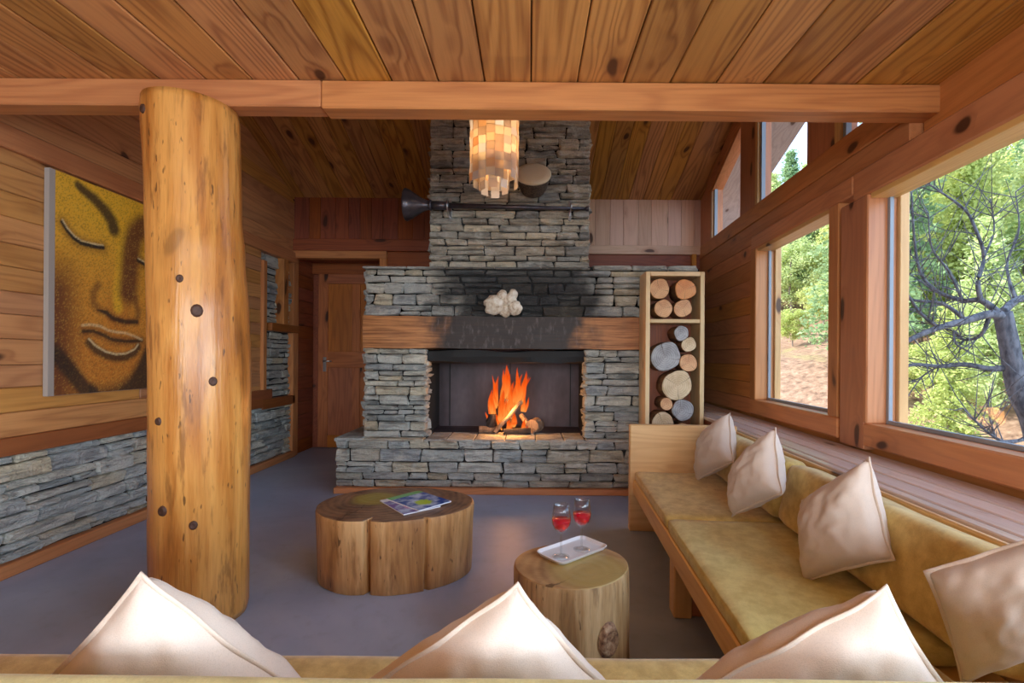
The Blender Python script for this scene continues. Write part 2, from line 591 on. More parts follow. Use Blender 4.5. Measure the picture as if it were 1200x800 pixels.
def lay(parent, fr, U0, U1, V0, V1, mat, hmin=0.055, hmax=0.115, wmin=0.15, wmax=0.40, gap=0.006, proud=(0.014, 0.046)):
    v = V0
    while v < V1 - 1e-6:
        h = random.uniform(hmin, hmax)
        if V1 - v - h < hmin * 0.8: h = V1 - v
        u = U0
        first = True
        while u < U1 - 1e-6:
            wd = random.uniform(wmin, wmax)
            if first and random.random() < 0.5: wd *= 0.6
            first = False
            if U1 - u - wd < wmin * 0.6: wd = U1 - u
            q = random.random()
            pr = random.uniform(*proud)
            g = gap
            if h > 0.08 and q < 0.34:
                m = v + h * random.uniform(0.4, 0.6)
                if wd > 0.24 and random.random() < 0.5:
                    c = u + wd * random.uniform(0.35, 0.65)
                    stone_piece(parent, fr, u + g / 2, c - g / 2, v + g / 2, m - g / 2, pr, mat)
                    stone_piece(parent, fr, c + g / 2, u + wd - g / 2, v + g / 2, m - g / 2, random.uniform(*proud), mat)
                else:
                    stone_piece(parent, fr, u + g / 2, u + wd - g / 2, v + g / 2, m - g / 2, pr, mat)
                stone_piece(parent, fr, u + g / 2, u + wd - g / 2, m + g / 2, v + h - g / 2, random.uniform(*proud), mat)
            else:
                stone_piece(parent, fr, u + g / 2, u + wd - g / 2, v + g / 2, v + h - g / 2, pr, mat)
            u += wd
        v += h


# ------------------------------------------------------------------ left wall
XL = -2.68
YB = 5.46                                     # back wall
RZ0, RSL = 2.93, 0.39                         # rear roof: height at back wall, rise towards the room
roof = lambda y: RZ0 + RSL * (YB - y)
wl = blocks('wall_left', [(XL - 0.22, XL - 0.05, -3.6, 2.2, 0, 2.42), (XL - 0.22, XL - 0.05, 2.2, YB, 0, 2.95)], M_MORTAR)
tag(wl, 'left wall of pine planks above a dry stone base', 'wall', kind='structure')
prism('gable_core', [(2.2, 2.95), (YB, 2.95), (YB, roof(YB)), (2.2, roof(2.2))], 0.05, 0.2,
      lambda u, v, n: Vector((XL - n, u, v)), M_MORTAR, wl)
YN = 4.77                                     # planks end, stone niche begins
z = 0.715
i = 0
while z < 2.19:
    z1 = min(z + random.choice((0.118, 0.128, 0.135)), 2.20)
    a = -3.5
    cuts = [-0.9 + random.uniform(-.6, .6)] + ([3.0 + random.uniform(-1.0, 1.2)] if i % 3 == 1 else []) + [YN]
    for c in cuts:
        box('plank', XL - 0.05, XL + random.uniform(-0.003, 0.003), a + 0.001, c - 0.001, z + 0.001, z1 - 0.001, W_WALL, wl, 0.004)
        a = c
    z = z1
    i += 1
# planks above the rail, cut to the roof slope
z = 2.31
while z < 4.0:
    z1 = z + 0.14
    y1 = min(YB, YB - (z1 - RZ0) / RSL) if z1 > RZ0 else YB
    if y1 < 2.4: break
    y0 = 2.2 if z > 2.36 else -3.5
    y1b = min(YB, YB - (z - RZ0) / RSL) if z > RZ0 else YB
    if y1 < YB - 0.01:
        prism('plank', [(y0, z + .001), (y1b, z + .001), (y1, z1 - .001), (y0, z1 - .001)], 0.0, 0.05,
              lambda u, v, n: Vector((XL - n, u, v)), W_WALL['Y'], wl)
    else:
        box('plank', XL - 0.05, XL + random.uniform(-.003, .003), y0, y1, z + .001, z1 - .001, W_WALL, wl, 0.004)
    z = z1
box('rail', XL - 0.05, XL + 0.035, -3.5, YB, 2.19, 2.31, W_BEAM, wl, 0.006)
box('rail', XL - 0.05, XL + 0.02, -3.5, YN + 0.02, 0.622, 0.715, W_TRIM, wl, 0.005)
box('rail', XL - 0.05, XL + 0.015, YN + 0.02, YB - 0.01, 0.60, 0.70, W_TRIM, wl, 0.005)
box('rail', XL - 0.05, XL + 0.015, YN - 0.25, YN + 0.2, 0.70, 0.80, W_TRIM, wl, 0.005)
fw = lambda u, v, n: Vector((XL - 0.04 + n, u, v))
lay(wl, fw, 1.5, YB - 0.01, 0.07, 0.622, M_STONE_WALL, 0.05, 0.1, 0.15, 0.4)
fw2 = lambda u, v, n: Vector((XL - 0.06 + n, u, v))
lay(wl, fw2, YN + 0.03, YB - 0.01, 0.705, 2.19, M_STONE_WALL, 0.06, 0.11, 0.16, 0.4)
box('niche_post', XL - 0.05, XL + 0.03, YN, YN + 0.06, 0.80, 2.10, W_BEAM, wl, 0.004)
box('niche_ledge', XL - 0.05, XL + 0.06, YN + 0.10, YB - 0.02, 1.40, 1.48, W_TRIM, wl, 0.004)
box('niche_post', XL - 0.05, XL + 0.05, 5.12, 5.22, 1.48, 2.19, W_BEAM, wl, 0.005)
bb = box('baseboard_left', XL - 0.03, XL + 0.03, -3.5, YB - 0.02, 0.0, 0.07, W_RED, None, 0.006)
tag(bb, 'reddish wooden strip along the foot of the left stone base', 'baseboard', kind='structure')

# ------------------------------------------------------------------ back wall with doorway
wb = blocks('wall_back', [(-1.5, 2.06, YB, YB + .15, 0, 2.95), (-2.9, -1.5, YB, YB + .15, 2.36, 2.95),
                          (-2.95, -2.745, YB, YB + .15, 0, 2.36)], M_MORTAR)
tag(wb, 'back wall of vertical boards behind the chimney', 'wall', kind='structure')
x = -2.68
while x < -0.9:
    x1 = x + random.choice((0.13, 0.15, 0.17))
    box('board', x + .001, x1 - .001, YB - .03, YB + random.uniform(-.002, .002) - .0, 2.47, 2.95, W_DARK, wb, .003)  # darker wood tone left of the chimney, paler tone right of it
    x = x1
x = 0.40
while x < 2.0:
    x1 = x + random.choice((0.15, 0.17, 0.19))
    box('board', x + .001, x1 - .001, YB - .03, YB, 2.42, 2.95, W_PINK, wb, .003)
    x = x1
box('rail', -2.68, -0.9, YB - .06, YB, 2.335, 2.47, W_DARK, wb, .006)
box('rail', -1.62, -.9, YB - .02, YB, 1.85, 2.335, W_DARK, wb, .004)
box('rail', 0.40, 1.98, YB - .05, YB, 2.32, 2.42, W_PINK, wb, .006)
box('rail', 0.40, 1.98, YB - .02, YB, 2.16, 2.32, W_DARK, wb, .004)
box('corner_post', 1.83, 1.88, YB - .08, YB - .02, 1.6, 2.32, W_BEAM, wb, .004)
# doorway
tf = empty('trim_1', (-2.18, YB, 0), 'honey pine frame around the recessed doorway', 'door frame', kind='structure')
box('jamb', -2.735 + 2.18, -2.665 + 2.18, -.06, .06, 0, 2.25, W_BEAM, tf, .006)
box('jamb', -1.70 + 2.18, -1.62 + 2.18, -.06, .06, 0, 2.25, W_BEAM, tf, .006)
box('head', -2.735 + 2.18, -1.62 + 2.18, -.06, .06, 2.25, 2.335, W_BEAM, tf, .006)
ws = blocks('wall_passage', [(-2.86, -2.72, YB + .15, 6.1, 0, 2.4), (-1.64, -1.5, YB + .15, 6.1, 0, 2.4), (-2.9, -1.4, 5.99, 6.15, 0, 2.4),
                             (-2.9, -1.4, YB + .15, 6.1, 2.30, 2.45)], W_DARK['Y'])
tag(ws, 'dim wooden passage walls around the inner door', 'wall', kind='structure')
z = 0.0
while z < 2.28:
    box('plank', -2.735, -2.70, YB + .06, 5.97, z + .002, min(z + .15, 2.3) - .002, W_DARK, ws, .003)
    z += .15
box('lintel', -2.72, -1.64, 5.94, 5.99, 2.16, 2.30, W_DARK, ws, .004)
dr = empty('door_1', (-2.60, 5.95, 0), 'panelled knotty pine door with steel lever handle', 'door', kind='structure')
dw, dh = 0.92, 2.16
box('stile', -.02, .10, -.02, .03, .01, dh, W_DOOR, dr, .004)
box('stile', dw - .1, dw + .02, -.02, .03, .01, dh, W_DOOR, dr, .004)
for z0, z1 in ((.01, .16), (1.0, 1.20), (dh - .12, dh)):
    box('cross_rail', .10, dw - .1, -.02, .03, z0, z1, W_DOOR, dr, .004)
box('muntin', .40, .50, -.018, .03, .16, 1.0, W_DOOR, dr, .004)
box('muntin', .40, .50, -.018, .03, 1.20, dh - .12, W_DOOR, dr, .004)
for x0, x1 in ((.10, .40), (.50, dw - .1)):
    for z0, z1 in ((.16, 1.0), (1.20, dh - .12)):
        box('panel', x0 - .01, x1 + .01, 0.0, .02, z0 - .01, z1 + .01, W_DOOR, dr, .008)
pl = box('handle_plate', .045, .085, -.028, -.02, .95, 1.13, M_STEEL, dr, .002)
tag(pl, 'steel handle plate')
tube('lever', [(.065, -.028, 1.08), (.065, -.07, 1.08), (.08, -.075, 1.08), (.17, -.075, 1.08)], .009, M_STEEL, dr)
for c_ in list(dr.children):
    if c_.name.startswith('lever'):
        c_.parent = pl
        c_.location = c_.location - pl.location

# ------------------------------------------------------------------ ceilings
HC = 2.365
cl = blocks('ceiling', [(-2.95, 1.93, -3.7, 2.2, HC + .03, HC + .16)], M_MORTAR)
tag(cl, 'flat ceiling of honey pine boards over the seating', 'ceiling', kind='structure')
k = 0
x = -2.87
while x < 1.88:
    x1 = min(x + .205, 1.9)
    a = -3.6
    for c in ([random.uniform(-.5, 1.2)] if k % 4 != 1 else []) + [2.19]:
        box('plank', x + .0025, x1 - .0025, a + .001, c - .001, HC - random.uniform(0, .003), HC + .03, W_CEIL, cl, .005)
        a = c
    x = x1
    k += 1
slope = math.atan(RSL)
cb = prism('ceiling', [(2.1, roof(2.1) + .035), (5.9, roof(5.9) + .035), (5.9, roof(5.9) + .16), (2.1, roof(2.1) + .16)], -2.95, 1.95,
           lambda u, v, n: Vector((n, u, v)), M_MORTAR)
tag(cb, 'sloping rear ceiling of pine boards rising from the back wall', 'ceiling', kind='structure')
W_CEIL_D = W_BEAM
x = -2.72
cbl = cb.location.copy()
while x < 2.0:
    x1 = x + .16
    mt = W_CEIL
    L = math.hypot(YB + .05 - 2.15, (YB + .05 - 2.15) * RSL)
    o = box('plank', -.0785, .0785, -L / 2, L / 2, -.015, .015, mt, cb, .004)
    ym = (YB + .05 + 2.15) / 2
    o.location = Vector(((x + x1) / 2, ym, roof(ym) + .018)) - cbl
    o.rotation_euler = (-slope, 0, 0)
    x = x1
wf = blocks('wall_front', [(-2.9, 2.2, 2.2, 2.28, 2.36, 4.3)], W_WALL['X'])
tag(wf, 'upper wooden wall above the cross beam', 'wall', kind='structure')
# cross beam in two lengths
bA = box('ceiling_beam', -2.72, -.925, 2.1, 2.2, 2.245, HC - .002, W_BEAM, None, .006)
tag(bA, 'shorter ceiling beam resting on the round log post', 'beam')
bB = box('ceiling_beam', -.923, 1.83, 2.1, 2.205, 2.238, HC - .004, W_BEAM, None, .006)
tag(bB, 'long squared ceiling beam ending at the window wall', 'beam')

# behind the viewer
wr = blocks('wall_behind', [(-2.95, 2.3, -3.7, -3.55, 0, .8), (-2.95, 2.3, -3.7, -3.55, 2.15, 2.45), (-2.95, -2.25, -3.7, -3.55, .8, 2.15),
                            (-.25, -.05, -3.7, -3.55, .8, 2.15), (1.55, 2.3, -3.7, -3.55, .8, 2.15)], W_WALL['X'])
tag(wr, 'wooden wall with two windows behind the viewer', 'wall', kind='structure')

# ------------------------------------------------------------------ right wall and windows (local: x outwards, y along, z up)
wR = blocks('wall_right', [(.04, .2, -3.6, YB + .12, 0, .70), (.04, .2, 3.86, YB + .12, .70, 2.12), (.04, .2, -3.6, -2.75, .7, 2.12),
                           (.10, .2, -3.6, 2.2, 2.12, 2.42)], W_RED['Y'])
wR.matrix_world = RW
tag(wR, 'right wall of larch timber holding the large windows', 'wall', kind='structure')
z = .70
while z < 2.1:
    z1 = min(z + random.choice((.13, .14, .15)), 2.12)
    box('plank', 0.0, .05, 3.87, YB + .03, z + .001, z1 - .001, W_RED, wR, .004)
    z = z1
box('head_beam', -.01, .12, -3.5, 2.54, 1.985, 2.13, W_FRAME, wR, .008)
box('head_beam', -.012, .12, 2.54, 3.87, 2.02, 2.128, W_FRAME, wR, .008)
box('upper_beam', .045, .18, 2.21, YB + .03, 2.132, 2.27, W_RED, wR, .005)
box('upper_beam', .04, .18, 2.21, YB + .03, 2.272, 2.41, W_RED, wR, .005)
box('wall_plate', .12, .2, -3.5, 2.2, 2.12, HC, W_RED, wR, .005)
box('post', -.015, .14, 2.43, 2.64, .69, 1.984, W_FRAME, wR, .006)
box('post', -.015, .14, .74, .94, .69, 1.985, W_FRAME, wR, .006)
box('post', -.015, .14, -.80, -.60, .69, 1.985, W_FRAME, wR, .006)
# upper posts between the clerestory panes
for y0, y1 in ((2.82, 3.13), (3.95, 4.27)):
    prism('upper_post', [(y0, 2.40), (y1, 2.40), (y1, roof(y1) + .02), (y0, roof(y0) + .02)], .05, .18,
          lambda u, v, n: Vector((n, u, v)), W_RED['Z'], wR)
prism('upper_post', [(5.10, 2.40), (YB + .1, 2.40), (YB + .1, roof(YB + .1)), (5.10, roof(5.10))], .05, .18,
      lambda u, v, n: Vector((n, u, v)), W_RED['Z'], wR)
prism('rafter', [(2.1, roof(2.1) - .13), (5.2, roof(5.2) - .13), (5.2, roof(5.2) + .03), (2.1, roof(2.1) + .03)], .045, .18,
      lambda u, v, n: Vector((n, u, v)), W_RED['Y'], wR)


def window(n, y0, y1, z0, z1, label, fr=.0, side=.10, low=True):
    o = empty('window_%d' % n, RW @ Vector((0.05, (y0 + y1) / 2, z0)), label, 'window', kind='structure', rz=-TH)
    ym = (y0 + y1) / 2
    a, b = y0 - ym, y1 - ym
    h = z1 - z0
    box('bottom_rail', -.065, .08, a - side, b + side, -.115, 0, W_FRAME, o, .008)
    box('stile', -.065, .08, a - side, a, 0, h, W_FRAME, o, .006)
    box('stile', -.065, .08, b, b + side, 0, h, W_FRAME, o, .006)
    box('top_rail', -.05, .075, a, b, h - .025, h + .012, W_BENCH, o, .003)
    box('reveal', .08, .125, b - .02, b + .01, 0, h, W_BENCH, o, .003)
    box('reveal', .08, .125, a - .01, a + .02, 0, h, W_BENCH, o, .003)
    for yy in (a, b - .02):
        g = box('gasket', .03, .05, yy, yy + .02, .0, h, M_GREYFR, o, .002)
    box('gasket', .03, .05, a, b, 0, .02, M_GREYFR, o, .002)
    box('pane', .036, .042, a + .004, b - .004, .004, h, M_PANE, o, 0)
    return o


window(1, .95, 2.41, .825, 1.985, 'largest wooden window looking out on the bare tree', side=.03)
window(2, 2.76, 3.77, .825, 2.02, 'narrower wooden window beside the plank wall and log box', side=.10)
window(3, -.58, .72, .825, 1.985, 'wooden window beside the viewer in the right wall', side=.03)
window(4, -2.7, -.82, .825, 1.985, 'wooden window at the rear end of the right wall', side=.03)


def clerestory(n, y0, y1, z0, label):
    o = empty('window_%d' % n, RW @ Vector((.05, y0, z0)), label, 'window', kind='structure', rz=-TH)
    top = lambda y: roof(y0 + y) - .13 - z0
    w = y1 - y0
    f = lambda u, v, nn: Vector((nn, u, v))
    prism('pane', [(0, 0), (w, 0), (w, top(w)), (0, top(0))], .05, .056, f, M_PANE, o)
    prism('sash', [(w - .05, 0), (w, 0), (w, top(w)), (w - .05, top(w - .05))], .0, .05, f, W_BENCH['Z'], o)
    prism('gasket', [(w - .08, 0), (w - .05, 0), (w - .05, top(w - .05)), (w - .08, top(w - .08))], .02, .05, f, M_GREYFR, o)
    prism('sash', [(0, top(0) - .05), (w, top(w) - .05), (w, top(w)), (0, top(0))], .0, .05, f, W_RED['Y'], o)
    return o


clerestory(5, 2.0, 2.82, 2.41, 'upper pane showing sky under the cross beam')
clerestory(6, 3.13, 3.95, 2.41, 'middle upper pane showing the roof overhang and trees')
clerestory(7, 4.27, 5.10, 2.41, 'small triangular upper pane by the back corner')

# roof overhang outside
sf = prism('roof_overhang', [(1.9, roof(1.9) + .0), (6.2, roof(6.2) + .0), (6.2, roof(6.2) + .14), (1.9, roof(1.9) + .14)], 2.02, 2.54,
           lambda u, v, n: Vector((n, u, v)), wood('weathered_soffit', srgb(176, 168, 166), srgb(140, 130, 128))['Y'])
tag(sf, 'weathered grey roof overhang outside the upper panes', 'roof', kind='structure')

# window sill of long boards
sl = blocks('window_sill', [(-.375, .0, -3.4, YB + .02, .62, .655)], W_DARK['Y'])
sl.matrix_world = RW
tag(sl, 'long slatted wooden sill under the windows', 'window sill', kind='structure')
for a, b in ((-.385, -.345), (-.333, -.245), (-.233, -.150), (-.138, .0)):
    box('sill_board', a, b, -3.4, YB + .02, .655, .682, W_SILL, sl, .004)

# ------------------------------------------------------------------ fireplace
YF, YP = 4.13, 4.03
fp = empty('fireplace', (-.1, YF, 0), 'dry stone fireplace with charred timber mantel and open firebox', 'fireplace')
OFF = fp.location.copy()
fpf = lambda Y: (lambda u, v, n: Vector((u, Y - n, v)) - OFF)
XA, XB, OA, OB = -1.416, 1.45, -.878, .476
core = blocks('core', [(XA + .02, OA - .03, YF, 5.0, 0, 1.9), (OB + .03, XB, YF, 5.0, 0, 1.93), (XA + .02, XB, YF, 5.0, 1.22, 1.9),
                       (-1.60, .91, YP + .0, 5.0, 0, .43)], M_MORTAR, fp)
core.location = -OFF
lay(fp, fpf(YP), -1.62, .92, .05, .445, M_STONE)
lay(fp, fpf(YF), XA, OA, .45, 1.215, M_STONE, .045, .1, .12, .34)
lay(fp, fpf(YF), OB, 1.02, .45, 1.215, M_STONE, .045, .1, .12, .34)
lay(fp, fpf(YF), XA, XB, 1.495, 1.895, M_STONE, .045, .1, .13, .36)
lay(fp, fpf(YF), .54, XB, 1.895, 1.945, M_STONE, .04, .06, .2, .4)
# opening cheeks (stone returns)
lay(fp, lambda u, v, n: Vector((OA - .03 + n, u, v)) - OFF, YF + .0, YF + .16, .45, 1.12, M_STONE, .05, .11, .08, .2)
lay(fp, lambda u, v, n: Vector((OB + .03 - n, u, v)) - OFF, YF + .0, YF + .16, .45, 1.12, M_STONE, .05, .11, .08, .2)
# left side return
lay(fp, lambda u, v, n: Vector((XA + .02 - n, u, v)) - OFF, YF, 4.75, .45, 1.89, M_STONE)
# cap slabs
def slab(x0, x1, y0, y1, z0, z1, name='cap_stone'):
    j = lambda a: random.uniform(-a, a)
    o = box(name, x0 - OFF.x, x1 - OFF.x, y0 - OFF.y, y1 - OFF.y, z0, z1, M_STONE, fp, .007)
    return o
slab(-1.63, -1.40, YP - .03, 4.7, .43, .46)
xs = [-.88, -.70, -.46, -.20, .06, .30, .48]
for a, b in zip(xs[:-1], xs[1:]):
    slab(a + .003, b - .003, YP - .015, 4.42, .435, .452 + random.uniform(-.003, .003), 'hearth_slab')
slab(-1.41, -.885, YP - .015, YF, .435, .452)
slab(.485, .92, YP - .015, YF, .435, .452)
xs = [-1.43, -1.05, -.72, -.3, .1, .52]
for a, b in zip(xs[:-1], xs[1:]): slab(a, b - .004, YF - .055, 4.5, 1.897, 1.915)


def char_mat():
    t = NT('charred_mantel')
    p = t.pos()
    sx = t.n('SeparateXYZ', {'Vector': p})
    fib = t.noise(t.vec('MULTIPLY', p, (3, 60, 60)), 1.0, 4, 0.6)
    base = t.mix(t.step(fib, .35, .7), srgb(196, 132, 78), srgb(136, 82, 44))
    wob = t.math('MULTIPLY', t.math('SUBTRACT', t.noise(p, 6.0, 4), .5), .5)
    dx = t.math('ADD', t.math('ABSOLUTE', t.math('SUBTRACT', sx.outputs[0], -.17)), wob)
    f = t.math('SUBTRACT', 1.0, t.step(dx, .50, .76))
    sc = t.noise(t.vec('MULTIPLY', p, (26, 26, 9)), 1.0, 3, .6)
    bl = t.mix(t.step(sc, .52, .75), srgb(30, 26, 28), srgb(88, 80, 82))
    t.bump(fib, .3, .006)
    return t.fin(t.mix(t.math('MULTIPLY', f, .96), base, bl), .55)


def rough_beam(name, x0, x1, y0, y1, z0, z1, mat, parent, amp=.008):
    nx = 40
    vs, fs = [], []
    prof = [(0, 0), (.3, -.02), (.7, -.02), (1, 0), (1.03, .5), (1, 1), (.5, 1.02), (0, 1), (-.04, .5)]
    k = len(prof)
    for i in range(nx + 1):
        x = x0 + (x1 - x0) * i / nx
        for q, (a, b) in enumerate(prof):
            nz = noise.noise(Vector((x * 3.1, q * 1.7, 4.2))) * amp
            ny = noise.noise(Vector((x * 3.3, q * 2.1, 9.2))) * amp
            vs.append(Vector((x, y0 + (y1 - y0) * a + ny, z0 + (z1 - z0) * b + nz)) - OFF)
    for i in range(nx):
        for q in range(k):
            q2 = (q + 1) % k
            fs.append((i * k + q, (i + 1) * k + q, (i + 1) * k + q2, i * k + q2))
    fs.append(tuple(range(k)))
    fs.append(tuple(range(nx * k + k - 1, nx * k - 1, -1)))
    o = recentred(name, vs, fs, mat, parent)
    bm = bmesh.new(); bm.from_mesh(o.data); bmesh.ops.recalc_face_normals(bm, faces=bm.faces[:]); bm.to_mesh(o.data); bm.free()
    return o


mt = rough_beam('mantel_beam', XA - .005, 1.02, 4.085, 4.35, 1.218, 1.492, char_mat(), fp, .009)
tag(mt, 'thick timber mantel charred black in the middle')
lt = rough_beam('lintel_log', OA - .02, OB + .02, 4.15, 4.36, 1.10, 1.20, M_BLACK, fp, .02)
tag(lt, 'blackened log lintel over the firebox')


def metal_dark():
    t = NT('sooty_firebox_metal')
    p = t.pos()
    n1 = t.noise(t.vec('MULTIPLY', p, (2.5, 2.5, 1.2)), 1.0, 4, .6)
    col = t.ramp(n1, [(.3, srgb(52, 42, 46)), (.55, srgb(86, 74, 80)), (.75, srgb(118, 108, 112))])
    return t.fin(col, .55, Metallic=.2)


M_FB = metal_dark()
fb = blocks('firebox', [(-1.0, .62, 4.85, 4.9, .40, 1.25), (-1.0, -.96, 4.30, 4.85, .40, 1.25), (.58, .62, 4.30, 4.85, .40, 1.25),
                        (-1.0, .62, 4.42, 4.85, .40, .445), (-1.0, .62, 4.36, 4.85, 1.22, 1.25)], M_FB, fp)
fb.location = -OFF
tag(fb, 'dark sooty metal firebox lining')
for xx in (-.80, -.19, .42):
    box('seam', xx - .004 - OFF.x, xx + .004 - OFF.x, 4.84 - OFF.y, 4.852 - OFF.y, .45, 1.2, M_BLACK, fp, 0)
box('foot_strip', -1.62 - OFF.x, .92 - OFF.x, YP - .06 - OFF.y, YP + .02 - OFF.y, 0, .05, W_RED, fp, .005)

# chimney
ch = empty('chimney', (-.18, 4.22, 1.915), 'tall stone chimney rising from the fireplace to the roof', 'chimney')
OC = ch.location.copy()
CA, CB, YC = -.885, .525, 4.22
o = blocks('core', [(CA + .03, CB - .03, YC, 4.85, 1.916, 3.42)], M_MORTAR, ch)
o.location = -OC
lay(ch, lambda u, v, n: Vector((u, YC - n, v)) - OC, CA, CB, 1.918, 3.38, M_STONE_CH, .045, .115, .13, .36)
lay(ch, lambda u, v, n: Vector((CB - .03 + n, u, v)) - OC, YC + .0, 4.6, 1.92, 3.3, M_STONE_CH, .06, .12, .18, .36)
lay(ch, lambda u, v, n: Vector((CA + .03 - n, u, v)) - OC, YC + .0, 4.6, 1.92, 3.3, M_STONE_CH, .06, .12, .18, .36)

# ------------------------------------------------------------------ round log post
def log_post():
    H, seg, rows = 2.236, 48, 70
    L = [(116, 176, 274), (250, 181, 277), (300, 183, 281), (370, 184, 285), (430, 184.5, 287), (500, 185, 287), (600, 186, 286), (735, 186.5, 285.5)]
    Yc = 2.115
    rowsd = []
    for (py, a, b) in L:
        A, B = at(a, py, Yc), at(b, py, Yc)
        rowsd.append((A.z, (A.x + B.x) / 2, (B.x - A.x) / 2))
    rowsd.sort()
    def samp(z):
        if z <= rowsd[0][0]: return rowsd[0][1:]
        for p, q in zip(rowsd, rowsd[1:]):
            if z <= q[0]:
                t = (z - p[0]) / (q[0] - p[0])
                t = t * t * (3 - 2 * t)
                return (p[1] + (q[1] - p[1]) * t, p[2] + (q[2] - p[2]) * t)
        return rowsd[-1][1:]
    x0 = samp(0)[0]
    vs, fs = [], []
    knots = [(-.05, 2.02, 2.0), (.09, 1.33, 1.6), (-.02, 1.37, 1.2), (.12, 1.0, .8), (-.03, .78, .5), (.07, .68, .3)]
    for i in range(rows + 1):
        z = H * i / rows
        cx, r = samp(z)
        r *= .985
        for k in range(seg):
            a = 2 * math.pi * k / seg
            rr = r * (1 + .022 * noise.noise(Vector((math.cos(a) * 1.3, math.sin(a) * 1.3, z * 1.6))) +
                      .008 * noise.noise(Vector((math.cos(a) * 6, math.sin(a) * 6, z * 5))))
            if i == 0: rr *= .965
            if i == rows: rr *= .985
            vs.append((cx - x0 + rr * math.cos(a), rr * math.sin(a), z))
    for i in range(rows):
        for k in range(seg):
            k2 = (k + 1) % seg
            fs.append((i * seg + k, i * seg + k2, (i + 1) * seg + k2, (i + 1) * seg + k))
    fs.append(tuple(range(seg - 1, -1, -1)))
    fs.append(tuple(range(rows * seg, rows * seg + seg)))
    o = empty('log_post', (x0, Yc, 0), 'round peeled log post holding up the ceiling beam', 'post')
    tk = mesh('trunk', vs, fs, M_POST, o, (0, 0, 0), 0, True)
    # branch scars
    for px, py, r in ((200, 149, .013), (262, 368, .017), (246, 334, .011), (223, 487, .011), (227, 583, .014), (259, 600, .012), (240, 675, .012), (275, 445, .013), (189, 577, .01)):
        P = at(px, py, Yc)
        cx, rad = samp(P.z)
        dx = max(-.98, min(.98, (P.x - cx) * .95 / rad))
        an = math.asin(dx)
        nrm = Vector((math.sin(an), -math.cos(an), 0))
        c = Vector((cx - x0, 0, P.z)) + nrm * (rad * .985 + .003)
        u = Vector((-nrm.y, nrm.x, 0))
        vs2, fs2 = [], []
        K = 12
        for ring, (s, d) in enumerate(((1.5, -.012), (1.0, .005), (.55, .003), (.2, .002))):
            for k in range(K):
                q = 2 * math.pi * k / K
                vs2.append(c + u * (math.cos(q) * r * s) + Vector((0, 0, math.sin(q) * r * 1.25 * s)) + nrm * d)
        for ring in range(3):
            for k in range(K):
                k2 = (k + 1) % K
                fs2.append((ring * K + k, ring * K + k2, (ring + 1) * K + k2, (ring + 1) * K + k))
        fs2.append(tuple(range(3 * K, 4 * K)))
        recentred('knot', vs2, fs2, M_KNOT, tk, True)
    return o


def knot_mat():
    t = NT('branch_scar')
    n = t.noise(t.obj(), 60.0, 3)
    return t.fin(t.mix(n, srgb(40, 24, 20), srgb(96, 58, 38)), .6)


M_KNOT = knot_mat()
log_post()

